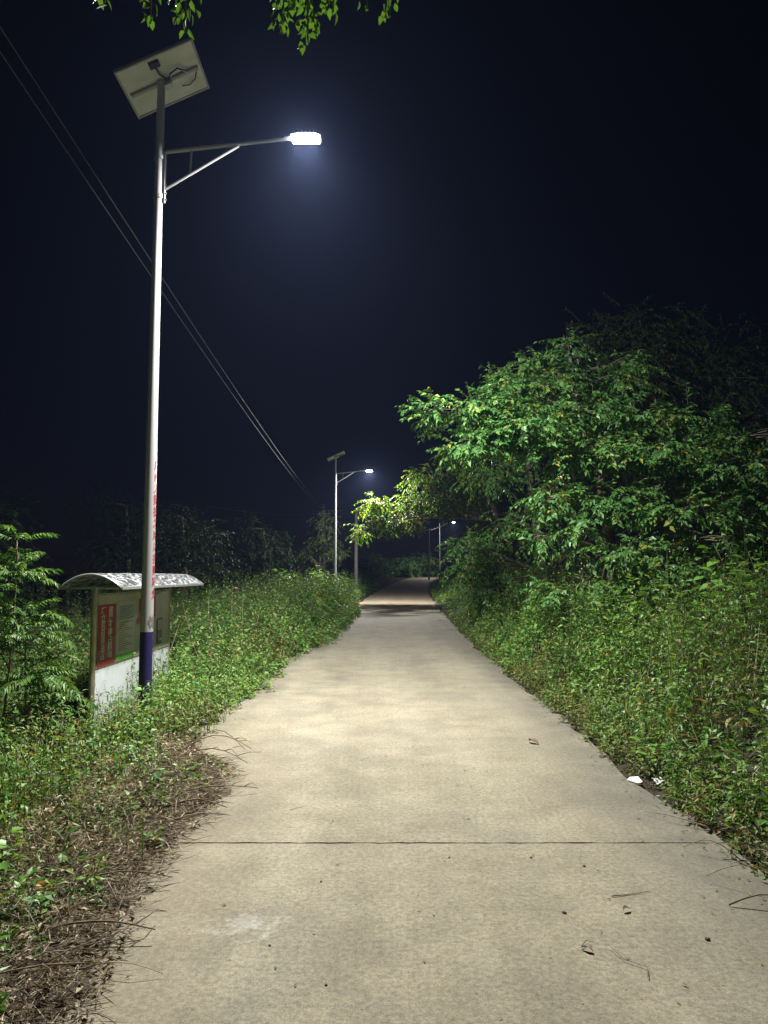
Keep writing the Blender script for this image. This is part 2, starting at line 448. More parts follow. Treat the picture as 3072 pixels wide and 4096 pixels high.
def build_road():
    root = empty('road', (0, 0, 0)); tag(root, kind='structure')
    joints = [-6.5, -1.55, 4.45, 10.4, 16.3, 22.3, 28.2, 34.2, 40.2, 46, 52, 58, 64, 70, 78, 86, 94, 102, 112, 124, 138]
    r = np.random.default_rng(3)
    def edge_off(y, s):
        return 0.05 * math.sin(y * 1.3 + s) + 0.035 * math.sin(y * 3.1 + 2 * s) + 0.02 * math.sin(y * 7.7 + 3 * s)
    nx = 64
    prev = None
    for a, b in zip(joints[:-1], joints[1:]):
        near = a < 20
        gap = 0.0075 if abs(b - 4.45) < 0.1 else 0.0028
        gap0 = 0.0075 if abs(a - 4.45) < 0.1 else 0.0028
        ny = max(4, int((b - a) / 0.35))
        ys = np.linspace(a + gap0, b - gap, ny + 1)
        jit0 = r.normal(0, 0.0035, nx + 1); jit1 = r.normal(0, 0.0035, nx + 1)
        V = []
        for j, y in enumerate(ys):
            x0 = float(road_cx(y)) - HALF + edge_off(y, 0.7); x1 = float(road_cx(y)) + HALF + 0.02 + edge_off(y, 2.9)
            for i in range(nx + 1):
                yy = y + (jit0[i] if j == 0 else jit1[i] if j == ny else 0)
                V.append((x0 + (x1 - x0) * i / nx, yy, float(road_z(y))))
        n0 = len(V)
        # skirt
        ring = [(0, i) for i in range(nx + 1)] + [(j, nx) for j in range(1, ny + 1)] + [(ny, i) for i in range(nx - 1, -1, -1)] + [(j, 0) for j in range(ny - 1, 0, -1)]
        idx = [j * (nx + 1) + i for j, i in ring]
        for k in idx:
            p = V[k]; V.append((p[0], p[1], p[2] - 0.13))
        F = []
        for j in range(ny):
            for i in range(nx):
                q = j * (nx + 1) + i
                F.append((q, q + 1, q + nx + 2, q + nx + 1))
        L = len(idx)
        for k in range(L):
            F.append((idx[k], n0 + k, n0 + (k + 1) % L, idx[(k + 1) % L]))
        link('slab', np_mesh('slab', np.array(V), np.array(F)), M_conc, root)
build_road()

# soil and litter washed over the left edge of the concrete
SOIL_Y = [-3, 1.8, 2.5, 2.75, 3.1, 3.6, 4.2, 4.6, 4.85, 5.3, 5.9, 6.3, 6.6, 7.2, 8.0]
SOIL_X = [-0.85, -0.92, -1.0, -1.12, -1.14, -1.22, -1.25, -1.25, -1.22, -1.22, -1.22, -1.36, -1.66, -1.85, -1.95]
def soil_edge(y): return np.interp(y, SOIL_Y, SOIL_X)
def build_soil():
    xs = np.arange(-3.2, -0.3, 0.04); ys = np.arange(-3, 8.2, 0.05)
    X, Y = np.meshgrid(xs, ys)
    Z = np.zeros_like(X)
    for j in range(X.shape[0]):
        for i in range(X.shape[1]):
            x, y = X[j, i], Y[j, i]
            nz = mnoise.noise(Vector((x * 2.3, y * 2.3, 0))) * 0.13 + mnoise.noise(Vector((x * 7, y * 7, 3))) * 0.06
            d = (float(soil_edge(y)) + nz) - x
            fine = mnoise.noise(Vector((x * 14, y * 14, 9))) * 0.010
            up = 0.05 * min(max(d / 0.5, -0.4), 1.0)
            Z[j, i] = max(up + fine * (1 if d > 0 else 0.3), -0.03) if x > -1.9 else up + fine
    Zg = ground_z(X, Y)
    Z = np.where(X < -1.9, np.maximum(Z * 0.6, 0.012) + Zg, Z)
    V = np.stack([X, Y, Z], -1).reshape(-1, 3)
    ny, nx = X.shape
    i = np.arange(ny - 1)[:, None] * nx + np.arange(nx - 1)[None, :]
    F = np.stack([i, i + 1, i + 1 + nx, i + nx], -1).reshape(-1, 4)
    o = link('soil', np_mesh('soil', V, F, True), M_soil)
    tag(o, kind='structure')
build_soil()

# ------------------------------------------------------------------ foliage kernels
OVATE = (np.array([(0, 0, 0), (0.28, -0.42, 0.10), (0.28, 0.42, 0.10), (0.62, -0.36, 0.06), (0.62, 0.36, 0.06), (0.45, 0, -0.02), (1, 0, -0.10)], float),
         np.array([(0, 1, 5), (0, 5, 2), (1, 3, 5), (2, 5, 4), (3, 6, 5), (5, 6, 4)]))
LANCE = (np.array([(0, 0, 0), (0.38, -0.5, 0.10), (0.38, 0.5, 0.10), (0.42, 0, 0.0), (1, 0, -0.14)], float),
         np.array([(0, 1, 3), (0, 3, 2), (1, 4, 3), (2, 3, 4)]))
SMALL = (np.array([(0, 0, 0), (0.42, -0.5, 0.08), (0.42, 0.5, 0.08), (1, 0, -0.05)], float),
         np.array([(0, 1, 3), (0, 3, 2)]))
STRAW = (np.array([(0, 0, 0), (0.5, -0.5, 0.012), (0.5, 0.5, 0.012), (1, 0, 0)], float), np.array([(0, 1, 3), (0, 3, 2)]))
BLADE = (np.array([(0, -0.5, 0), (0, 0.5, 0), (0.38, -0.45, 0.10), (0.38, 0.45, 0.10), (0.75, -0.25, 0.08), (0.75, 0.25, 0.08), (1, 0, -0.10)], float),
         np.array([(0, 2, 1), (1, 2, 3), (2, 4, 3), (3, 4, 5), (4, 6, 5)]))
def norm(a): return a / np.maximum(np.linalg.norm(a, axis=-1, keepdims=True), 1e-9)
def scatter(T, pos, d, up, length, width, wscale=None):
    """instances of a small template, realised: x along d, y across, z along the leaf normal"""
    TV, TF = T
    d = norm(d); s = norm(np.cross(up, d)); w = np.cross(d, s)
    length = np.broadcast_to(length, (len(pos),)); width = np.broadcast_to(width, (len(pos),))
    V = (pos[:, None, :] + d[:, None, :] * (TV[None, :, 0:1] * length[:, None, None])
         + s[:, None, :] * (TV[None, :, 1:2] * width[:, None, None]) + w[:, None, :] * (TV[None, :, 2:3] * length[:, None, None]))
    k = len(TV)
    F = TF[None] + (np.arange(len(pos)) * k)[:, None, None]
    return V.reshape(-1, 3), F.reshape(-1, 3)
def stems(p0, p1, p2, r):
    """three-sided two-segment stems"""
    N = len(p0); a = np.array([0, 2.094, 4.189])
    off = np.stack([np.cos(a), np.sin(a), 0 * a], -1)
    r = np.broadcast_to(r, (N,))
    V = np.concatenate([p0[:, None] + off[None] * r[:, None, None], p1[:, None] + off[None] * (r * 0.75)[:, None, None], p2[:, None] + off[None] * (r * 0.4)[:, None, None]], 1)
    f = []
    for b in (0, 3):
        for k in range(3):
            q = (k + 1) % 3
            f += [(b + k, b + q, b + 3 + q), (b + k, b + 3 + q, b + 3 + k)]
    F = np.array(f)[None] + (np.arange(N) * 9)[:, None, None]
    return V.reshape(-1, 3), F.reshape(-1, 3)
def cat(parts):
    Vs, Fs, o = [], [], 0
    for V, F in parts:
        Vs.append(V); Fs.append(F + o); o += len(V)
    return np.concatenate(Vs), np.concatenate(Fs)
def uni(a, b, n): return rng.uniform(a, b, n)
def hdir(az): return np.stack([np.cos(az), np.sin(az), 0 * az], -1)
UPZ = np.array([0, 0, 1.0])

def forbs(x, y, h, leaves=16, ln=(0.035, 0.075), wd=0.42, T=SMALL, lean=0.25, low=0.12, size=None):
    """leafy upright weeds: returns (leaf V,F), (stem V,F), tips"""
    N = len(x)
    p = np.stack([x, y, ground_z(x, y) - 0.02], -1)
    le = hdir(uni(0, 6.283, N)) * (h * uni(0, lean, N))[:, None]
    def at(i, t): return p[i] + le[i] * (t * t)[:, None] + UPZ * (h[i] * t)[:, None]
    i0 = np.arange(N); one = np.ones(N)
    S = stems(p, at(i0, 0.55 * one), at(i0, one), 0.0016 + 0.0012 * h)
    i = np.repeat(i0, leaves); n = len(i)
    t = low + (1 - low) * np.tile((np.arange(leaves) + 0.5) / leaves, N) + uni(-0.04, 0.04, n); t = np.clip(t, 0.03, 1)
    az = np.tile(np.arange(leaves) * 2.4, N) + np.repeat(uni(0, 6.28, N), leaves) + uni(-0.5, 0.5, n)
    el = uni(-1.05, 0.35, n) + 0.35 * t
    d = hdir(az) * np.cos(el)[:, None] + UPZ * np.sin(el)[:, None]
    pet = uni(0.0, 0.05, n) * (1.15 - t)
    L = uni(ln[0], ln[1], n) * (1.2 - 0.45 * t)
    if size is not None: L = L * size[i]
    pos = at(i, t) + d * pet[:, None]
    up = UPZ + rng.normal(0, 0.35, (n, 3))
    return scatter(T, pos, d, up, L, L * wd * uni(0.8, 1.25, n)), S, at(i0, one)

def blades(x, y, h, per=5, w=0.007):
    N = len(x)
    p = np.stack([x, y, ground_z(x, y) - 0.01], -1)
    p = np.repeat(p, per, 0) + np.concatenate([rng.normal(0, 0.02, (N * per, 2)), np.zeros((N * per, 1))], 1)
    az = uni(0, 6.28, N * per); el = uni(0.75, 1.5, N * per)
    d = hdir(az) * np.cos(el)[:, None] + UPZ * np.sin(el)[:, None]
    up = UPZ * 0.3 - hdir(az)
    return scatter(BLADE, p, d, up, np.repeat(h, per) * uni(0.6, 1.2, N * per), w * uni(0.6, 1.4, N * per))

# ------------------------------------------------------------------ street lamps
def text_mesh(s, size):
    cu = bpy.data.curves.new('lettering', 'FONT')
    cu.body = s; cu.size = size; cu.align_x = 'CENTER'; cu.align_y = 'CENTER'; cu.resolution_u = 3; cu.extrude = 0.0; cu.offset = 0.002
    o = bpy.data.objects.new('lettering', cu); COL.objects.link(o)
    dg = bpy.context.evaluated_depsgraph_get()
    me = bpy.data.meshes.new_from_object(o.evaluated_get(dg))
    V = np.empty(len(me.vertices) * 3, np.float32); me.vertices.foreach_get('co', V); V = V.reshape(-1, 3)
    F = [tuple(p.vertices) for p in me.polygons]
    bpy.data.objects.remove(o); bpy.data.curves.remove(cu); bpy.data.meshes.remove(me)
    return V, F

POLE_H = 7.45
TILT = 51.0
def pole_r(z): return 0.075 - 0.030 * z / POLE_H

def street_lamp(loc, label, lettering=None, rz=0.0, panel=True, arm=1.42, power=1.0, toward=1.0, away=1.0):
    root = empty('street_lamp', loc, rz)
    tag(root, label, 'street lamp', 'solar street lamps along the road')
    # pole in two colours
    b = MB(); b.tube([(0, 0, 0.0), (0, 0, 1.05)], [pole_r(0), pole_r(1.05)], 32)
    auto_smooth(b.build('pole_base', M_blue, root), 40)
    b = MB(); b.tube([(0, 0, 1.05), (0, 0, 3), (0, 0, 5), (0, 0, POLE_H + 0.12)], [pole_r(1.05) + 0.001, pole_r(3), pole_r(5), pole_r(POLE_H)], 32)
    auto_smooth(b.build('pole', M_white, root), 40)
    b = MB(); b.box((0, 0, 0.015), (0.3, 0.3, 0.03)); b.build('base_plate', M_galv, root, bevel=0.004)
    # clamp channel for the arm, on the road side
    r = pole_r(6.4)
    b = MB(); b.box((r + 0.016, 0, 6.38), (0.028, 0.05, 0.62)); b.build('clamp_channel', M_white, root, bevel=0.004)
    for z in (6.14, 6.62):
        b = MB(); b.tube([(0, 0, z - 0.025), (0, 0, z + 0.025)], r + 0.009, 28); auto_smooth(b.build('clamp_band', M_galv, root), 40)
    for z in (6.10, 6.18):
        b = MB(); b.tube([(r + 0.03, -0.012, z), (r + 0.052, -0.012, z)], 0.009, 6); b.build('bolt', M_galv, root)
    x0 = r + 0.03
    z0, z1 = 6.70, 6.88
    b = MB(); b.tube([(x0, 0, z0), (x0 + arm + 0.12, 0, z0 + (z1 - z0) * (arm + 0.12) / 1.57)], [0.024, 0.021], 18)
    auto_smooth(b.build('arm', M_white, root), 40)
    b = MB(); b.tube([(x0, 0, 6.24), (x0 + 0.86, 0, z0 + 0.075)], 0.017, 14); auto_smooth(b.build('brace', M_white, root), 40)
    b = MB(); b.tube([(x0 + 0.29, 0, 6.42), (x0 + 0.30, 0, 6.72)], 0.013, 12); auto_smooth(b.build('brace_stay', M_white, root), 40)
    # lamp head: shallow rounded housing with spigot and two lens facets
    hx = x0 + arm; hz = z0 + (z1 - z0) * (arm) / 1.57
    head = MB()
    sec = [(-0.02, 0.035, 0.03), (0.05, 0.05, 0.035), (0.09, 0.10, 0.045), (0.2, 0.115, 0.05), (0.36, 0.11, 0.045), (0.42, 0.08, 0.03)]
    ring = 14; vs = []; fs = []
    for (sx, sy, sz) in sec:
        for k in range(ring):
            q = math.pi * k / (ring - 1)
            vs.append((hx + sx, math.cos(q) * sy, hz + 0.002 + math.sin(q) * sz))
    for i in range(len(sec) - 1):
        for k in range(ring):
            a = i * ring + k; c = i * ring + (k + 1) % ring
            fs.append((a, c, c + ring, a + ring))
    fs.append(tuple(range(ring))); fs.append(tuple(range((len(sec) - 1) * ring, len(sec) * ring)))
    head.add(vs, fs)
    h = auto_smooth(head.build('lamp_head', M_galv, root), 40)
    for k in range(6):
        b = MB(); b.box((hx + 0.11 + k * 0.045, 0, hz + 0.055), (0.008, 0.14, 0.018)); b.build('cooling_fin', M_galv, h)
    lens = MB()
    lx0, lx1 = hx + 0.075, hx + 0.40
    lens.add([(lx0, -0.095, hz - 0.002), (lx1, -0.095, hz - 0.002), (lx1, 0.095, hz - 0.002), (lx0, 0.095, hz - 0.002),
              (lx0 + 0.015, 0, hz - 0.062), (lx1 - 0.015, 0, hz - 0.062)],
             [(0, 1, 5, 4), (3, 4, 5, 2), (0, 4, 3), (1, 2, 5), (0, 3, 2, 1)])
    lens.build('lens', M_led, root)
    for tilt, share in ((-TILT, power * toward), (TILT, power * away), (0.0, power * 0.62)):
        ld = bpy.data.lights.new('led_module', 'AREA')
        ld.shape = 'RECTANGLE'; ld.size = 0.28; ld.size_y = 0.09 if tilt else 0.03
        ld.energy = LAMP_POWER * share; ld.color = LAMP_COLOUR
        if tilt: ld.spread = R(148)
        lo = bpy.data.objects.new('led_module', ld); COL.objects.link(lo)
        lo.parent = root
        lo.location = ((lx0 + lx1) / 2, math.copysign(0.055, tilt) if tilt else 0.0, hz - (0.045 if tilt else 0.066))
        lo.rotation_euler = (R(tilt), 0, 0)
    # solar panel: tilts up to the right, its other edge level and along the road
    if panel:
        A = Vector((math.cos(R(PAN[2])), 0, math.sin(R(PAN[2])))); B = Vector((0, 1, 0)); N = A.cross(B)
        c = Vector((PAN[3], PAN[4], PAN[5]))
        a, bb = PAN[0] / 2, PAN[1] / 2
        M = Matrix((A, B, N)).transposed()
        def bx(name, lc, size, mat, par=root):
            q = MB(); q.box(c + A * lc[0] + B * lc[1] + N * lc[2], size, M); return q.build(name, mat, par)
        p = bx('solar_panel', (0, 0, 0), (2 * a - 0.05, 2 * bb - 0.05, 0.006), M_backsheet)
        nxc, nyc = 6, 6
        for i in range(nxc):
            for j in range(nyc):
                bx('solar_cell', (-a + (i + 0.5) * 2 * a / nxc, -bb + (j + 0.5) * 2 * bb / nyc, 0.0045), (2 * a / nxc * 0.94 - 0.006, 2 * bb / nyc * 0.94 - 0.006, 0.002), M_cell, p)
        for s in (-1, 1):
            bx('panel_frame', (s * (a - 0.0125), 0, 0), (0.025, 2 * bb, 0.035), M_alum)
            bx('panel_frame', (0, s * (bb - 0.0125), 0), (2 * a - 0.051, 0.024, 0.033), M_alum)
        bx('panel_beam', (0, 0, -0.026), (2 * a - 0.1, 0.045, 0.035), M_alum)
        bx('panel_bracket', (0, 0, -0.075), (0.16, 0.09, 0.06), M_galv)
        bx('junction_box', (-0.03, -bb * 0.72, -0.022), (0.13, 0.085, 0.032), M_dark)
        def lp(u, v, w): return c + A * u + B * v + N * w
        b = MB(); b.tube([lp(-0.03, -bb * 0.62, -0.03), lp(-0.02, -bb * 0.4, -0.045), lp(0.02, -bb * 0.2, -0.05), lp(0.05, -0.02, -0.07)], 0.011, 8); b.build('panel_cable', M_dark, root, True)
        b = MB(); b.tube([lp(0.06, -0.04, -0.06), lp(0.10, -bb * 0.28, -0.055), lp(0.2, -bb * 0.34, -0.05), lp(0.3, -0.03, -0.05)], 0.011, 8); b.build('panel_cable', M_dark, root, True)
        b = MB(); b.tube([lp(0.18, bb * 0.42, -0.03), lp(0.27, bb * 0.48, -0.035), lp(0.36, bb * 0.35, -0.035), lp(0.40, bb * 0.12, -0.03)], 0.007, 8); b.build('panel_cable', M_dark, root, True)
    if lettering:
        z = 2.93
        for ch in lettering:
            V, F = text_mesh(ch, 0.125)
            rr = pole_r(z) + 0.0025
            V = V.copy()
            cx = (V[:, 0].min() + V[:, 0].max()) / 2
            th = R(12) + (V[:, 0] - cx) / rr          # centred a little left of the +x side, so it wraps round the pole
            VV = np.stack([np.cos(th) * rr, np.sin(th) * rr, z + V[:, 1]], -1)
            me = bpy.data.meshes.new('lettering'); me.from_pydata(VV.tolist(), [], F)
            bm = bmesh.new(); bm.from_mesh(me); bm.to_mesh(me); bm.free()
            link('lettering', me, M_red, root)
            z -= 0.1335
        # torn sticker just above the blue paint
        V = []; F = []
        for j in range(5):
            for i in range(7):
                th = R(-62) + R(62) * i / 6; zz = 1.10 + 0.12 * j / 4 + 0.02 * math.sin(i * 2.1 + j)
                rr = pole_r(1.1) + 0.003
                V.append((math.cos(th) * rr, math.sin(th) * rr, zz))
        for j in range(4):
            for i in range(6):
                if (i, j) in ((0, 0), (0, 3), (5, 3), (2, 1), (3, 1)): continue
                a = j * 7 + i; F.append((a, a + 1, a + 8, a + 7))
        link('torn_sticker', np_mesh('torn_sticker', np.array(V), np.array(F)), M_ink, root)
    return root

PAN = (0.98, 0.86, 25.0, 0.02, 0.02, 7.62)
street_lamp((-2.67, 8.4, -0.13), 'nearest solar street lamp, white pole with blue foot and red lettering by the notice board', '广西大数据发展局捐赠路灯')
street_lamp((-2.5, 38.0, 0.1), 'second solar street lamp with a white pole rising from bushes left of the road', power=1.5, toward=1.0, away=0.08)
street_lamp((6.75, 90.0, 1.15), 'farthest small street lamp, seen lit behind the leaves where the road bends', power=0.9, toward=0.22, away=0.6)

# ------------------------------------------------------------------ notice board
def notice_board():
    X, Y0, Y1 = -3.50, 9.0, 12.1
    root = empty('notice_board', (X, (Y0 + Y1) / 2, -0.45))
    tag(root, 'roadside notice board with curved white roof and red poster, behind the nearest lamp pole', 'notice board')
    def loc(x, y, z): return (x - X, y - (Y0 + Y1) / 2, z + 0.45)
    for y in (Y0, Y1):
        b = MB(); b.tube([loc(X, y, -0.5), loc(X, y, 1.36)], 0.034, 20); auto_smooth(b.build('post', M_steelpost, root), 40)
        b = MB(); b.tube([loc(X - 0.28, y, 1.40), loc(X + 0.28, y, 1.40)], 0.018, 12); auto_smooth(b.build('roof_bracket', M_galv, root), 40)
        b = MB(); b.box(loc(X, y, 1.39), (0.06, 0.05, 0.06)); b.build('post_cap', M_galv, root, bevel=0.006)
    L = Y1 - Y0 - 0.085; ym = (Y0 + Y1) / 2
    b = MB(); b.box(loc(X, ym, 0.86), (0.05, L, 0.88)); b.build('upper_panel', M_boardtop, root)
    b = MB(); b.box(loc(X, ym, -0.02), (0.046, L, 0.872)); b.build('lower_panel', M_boardlow, root)
    b = MB(); b.box(loc(X, ym, 1.315), (0.058, L, 0.026)); b.build('top_rail', M_steelpost, root)
    b = MB(); b.box(loc(X, ym, 0.424), (0.056, L, 0.012)); b.build('middle_rail', M_steelpost, root)
    for y in (Y0 + 0.09, ym - 0.5, ym + 0.5, Y1 - 0.09):
        for z in (0.395, 1.27):
            b = MB(); b.tube([loc(X + 0.023, y, z), loc(X + 0.029, y, z)], 0.008, 8); b.build('screw', M_galv, root)
    F = X + 0.0255
    def sheet(name, y0, y1, z0, z1, mat, lift=0.002, par=root):
        q = MB(); q.box(loc(F + lift, (y0 + y1) / 2, (z0 + z1) / 2), (0.0026, y1 - y0, z1 - z0)); return q.build(name, mat, par)
    def text(s, y, z, size, mat, lift, par, sy=1.0):
        V, Fc = text_mesh(s, size)
        VV = [loc(F + lift, y + v[0] * sy, z + v[1]) for v in V]
        me = bpy.data.meshes.new('lettering'); me.from_pydata(VV, [], Fc)
        return link('lettering', me, mat, par)
    # red poster, two upright columns of characters
    rp = sheet('red_poster', Y0 + 0.06, Y0 + 0.66, 0.43, 1.185, M_poster_red)
    for col, y in (('巧立名目非法占', Y0 + 0.225), ('建房不得占耕地', Y0 + 0.47)):
        for k, ch in enumerate(col):
            text(ch, y, 1.105 - k * 0.092, 0.105, M_poster_white, 0.0052, rp, 1.5)
    # information sheet with printed heading, lines of text and green foot
    sh = sheet('information_sheet', Y0 + 0.70, Y0 + 1.40, 0.43, 1.20, M_paper)
    sheet('sheet_heading', Y0 + 0.76, Y0 + 1.36, 0.96, 1.16, M_bluepaper, 0.0045, sh)
    for k in range(7):
        sheet('heading_line', Y0 + 0.80, Y0 + 1.30 - 0.07 * (k % 3), 1.13 - k * 0.025, 1.138 - k * 0.025, M_ink, 0.0068, sh)
    for k in range(15):
        sheet('text_line', Y0 + 0.78, Y0 + 1.33 - 0.11 * ((k * 7) % 4), 0.925 - k * 0.026, 0.933 - k * 0.026, M_ink, 0.0045, sh)
    sheet('green_foot', Y0 + 0.715, Y0 + 1.385, 0.435, 0.515, M_greenp, 0.0045, sh)
    sheet('red_notice', Y0 + 1.56, Y0 + 2.33, 0.93, 1.22, M_red_flag)
    pf = sheet('pasted_sheet', Y0 + 1.50, Y0 + 1.78, 0.87, 0.95, M_red_flag, 0.0030)
    fr = sheet('picture_frame', Y0 + 2.42, Y0 + 2.68, 0.50, 0.89, M_dark)
    sheet('picture', Y0 + 2.445, Y0 + 2.655, 0.71, 0.87, M_boardtop, 0.0045, fr)
    sheet('picture', Y0 + 2.445, Y0 + 2.655, 0.52, 0.70, M_ink, 0.0045, fr)
    # barrel roof in sheets, with rim
    ya, yb = Y0 - 0.22, Y1 + 0.62
    n = 14; w = 0.37; rise = 0.165
    nsh = 5
    for s in range(nsh):
        y0 = ya + (yb - ya) * s / nsh - (0.02 if s else 0); y1 = ya + (yb - ya) * (s + 1) / nsh
        dz = 0.004 * (s % 2)
        V = []
        for th in (0.0, 0.006):
            for y in (y0, y1):
                for k in range(n + 1):
                    u = -1 + 2 * k / n
                    V.append(loc(X + 0.03 + u * w, y, 1.405 + rise * (1 - u * u) + th + dz))
        m = n + 1; Fq = []
        for k in range(n):
            Fq += [(k, k + 1, m + k + 1, m + k), (2 * m + k, 3 * m + k, 3 * m + k + 1, 2 * m + k + 1),
                   (k, 2 * m + k, 2 * m + k + 1, k + 1), (m + k, m + k + 1, 3 * m + k + 1, 3 * m + k)]
        Fq += [(0, m, 3 * m, 2 * m), (n, 2 * m + n, 3 * m + n, m + n)]
        q = MB(); q.add(V, Fq); q.build('roof_sheet', M_roof, root)
    for s in (-1, 1):
        q = MB(); q.box(loc(X + 0.03 + s * (w + 0.004), (ya + yb) / 2, 1.398), (0.02, yb - ya, 0.035)); q.build('roof_rim', M_galv, root, bevel=0.003)
    for y in (ya + 0.002, yb - 0.002):
        q = MB(); pts = [loc(X + 0.03 + (-1 + 2 * k / n) * w, y, 1.400 + rise * (1 - (-1 + 2 * k / n) ** 2)) for k in range(n + 1)]
        q.tube(pts, 0.011, 8); q.build('roof_rim', M_galv, root, True)
notice_board()

# ------------------------------------------------------------------ utility poles and wires
def utility_pole(x, y, z, h, r0, r1, label, cross=True):
    root = empty('utility_pole', (x, y, z))
    tag(root, label, 'utility pole', 'concrete utility poles')
    b = MB(); b.tube([(0, 0, -0.2), (0, 0, h)], [r0, r1], 20); auto_smooth(b.build('pole', M_pole_conc, root), 40)
    if cross:
        b = MB(); b.box((0, -0.13, h - 0.3), (0.9, 0.06, 0.06)); b.build('cross_arm', M_galv, root)
        for dx in (-0.38, -0.13, 0.13, 0.38):
            b = MB(); b.tube([(dx, -0.13, h - 0.27), (dx, -0.13, h - 0.2), (dx, -0.13, h - 0.14)], [0.018, 0.035, 0.022], 10); b.build('insulator', M_backsheet, root, True)
    return root
utility_pole(-1.88, 50, 0.2, 5.6, 0.13, 0.095, 'grey concrete utility pole at the left road edge beyond the second lamp', False)
utility_pole(-4.6, 57, 0.2, 6.4, 0.13, 0.09, 'concrete utility pole behind dark leaves where the two overhead wires end')
utility_pole(5.15, 85, 0.9, 6.1, 0.12, 0.085, 'pale utility pole just left of the farthest street lamp')
utility_pole(-5.2, -14, 0, 9.6, 0.17, 0.11, 'concrete utility pole carrying the overhead wires back past the camera')

def wire(pts, r, label, group=None):
    b = MB(); b.tube(pts, r, 6)
    o = b.build('overhead_wire', M_cable, None, True)
    tag(o, label, 'wire', group)
def spline(ctrl, n=60):
    ys = np.array([c[1] for c in ctrl]); 
    t = np.linspace(0, 1, n)
    yy = ys[0] + (ys[-1] - ys[0]) * t
    c2x = np.polyfit(ys, [c[0] for c in ctrl], 2); c3z = np.polyfit(ys, [c[2] for c in ctrl], 3)
    return [(np.polyval(c2x, y), y, np.polyval(c3z, y)) for y in yy]
main = [(-4.75, -14, 9.9), (-4.5, 8.15, 7.94), (-4.5, 13.5, 7.32), (-4.5, 20.8, 6.98), (-4.5, 51, 6.44), (-4.6, 57, 6.42)]
base = spline(main, 80)
wire([(x - 0.05, y, z - 0.03) for x, y, z in base], 0.0055, 'upper of the two overhead wires sloping down to the left of the lamp pole')
wire([(x + 0.09, y, z + 0.05) for x, y, z in base], 0.0055, 'lower of the two overhead wires sloping down to the left of the lamp pole')
wire([(-4.6 - 8.0 * t, 57 - 3 * t, 6.35 + 0.25 * t - 1.2 * t * (1 - t)) for t in np.linspace(0, 1, 20)], 0.018, 'thin cable running left from the pole in the dark')
wire([(5.15 + 1.55 * t, 85 + 5 * t, 6.75 + 0.7 * t - 0.3 * t * (1 - t)) for t in np.linspace(0, 1, 12)], 0.02, 'short cable between the two far poles')
wire([(5.15 - 3.0 * t, 85 + 2 * t, 6.3 + 0.8 * t - 0.3 * t * (1 - t)) for t in np.linspace(0, 1, 12)], 0.02, 'cable reaching left from the far pale utility pole')

# ------------------------------------------------------------------ trees
def bez(p0, p1, sag=0.0, n=7, wob=0.06):
    p0 = np.array(p0, float); p1 = np.array(p1, float); L = np.linalg.norm(p1 - p0)
    mid = (p0 + p1) / 2 + np.array([0, 0, sag * L]) + rng.normal(0, wob * L, 3)
    t = np.linspace(0, 1, n)[:, None]
    return (1 - t) ** 2 * p0 + 2 * t * (1 - t) * mid + t * t * p1

def sprays(c, r, n, leaf, per, twig, droop, shell=0.55, gap=0.0, gscale=1.25):
    """n leafy twig ends in an ellipsoid: returns leaf (V,F) and twig (V,F)"""
    c = np.array(c, float); r = np.array(r, float)
    u = norm(rng.normal(0, 1, (n * 2, 3))); rad = uni(0, 1, n * 2) ** shell
    q = c + u * rad[:, None] * r
    if gap > 0:
        keep = np.array([mnoise.noise(Vector(p * gscale)) for p in q]) > (-0.55 + gap)
        q = q[keep]; u = u[keep]
    q = q[:n]; u = u[:n]; n = len(q)
    d = norm(u * np.array([1, 1, 0.45]) + rng.normal(0, 0.45, (n, 3)) - UPZ * droop)
    tl = twig * uni(0.6, 1.3, n)
    tip = q + d * tl[:, None] - UPZ * (0.18 * tl * droop)[:, None]
    mid = q + d * (tl * 0.5)[:, None] + UPZ * 0.02
    S = stems(q, mid, tip, 0.004 + 0.012 * leaf)
    i = np.repeat(np.arange(n), per); m = len(i)
    t = np.tile(np.linspace(0.05, 1.0, per), n)
    side = np.tile(np.where(np.arange(per) % 2, 1.0, -1.0), n)
    p = q[i] * ((1 - t) ** 2)[:, None] + mid[i] * (2 * t * (1 - t))[:, None] + tip[i] * (t * t)[:, None]
    lat = norm(np.cross(d, UPZ + 1e-3))[i]
    ld = norm(d[i] * 0.75 + lat * (side * uni(0.5, 1.1, m))[:, None] - UPZ * (uni(0.1, 0.75, m) * (0.5 + droop))[:, None] + rng.normal(0, 0.2, (m, 3)))
    up = UPZ + rng.normal(0, 0.45, (m, 3)) + u[i] * 0.3
    L = leaf * uni(0.65, 1.25, m)
    return scatter(LANCE, p, ld, up, L, L * 0.5 * uni(0.85, 1.2, m)), S

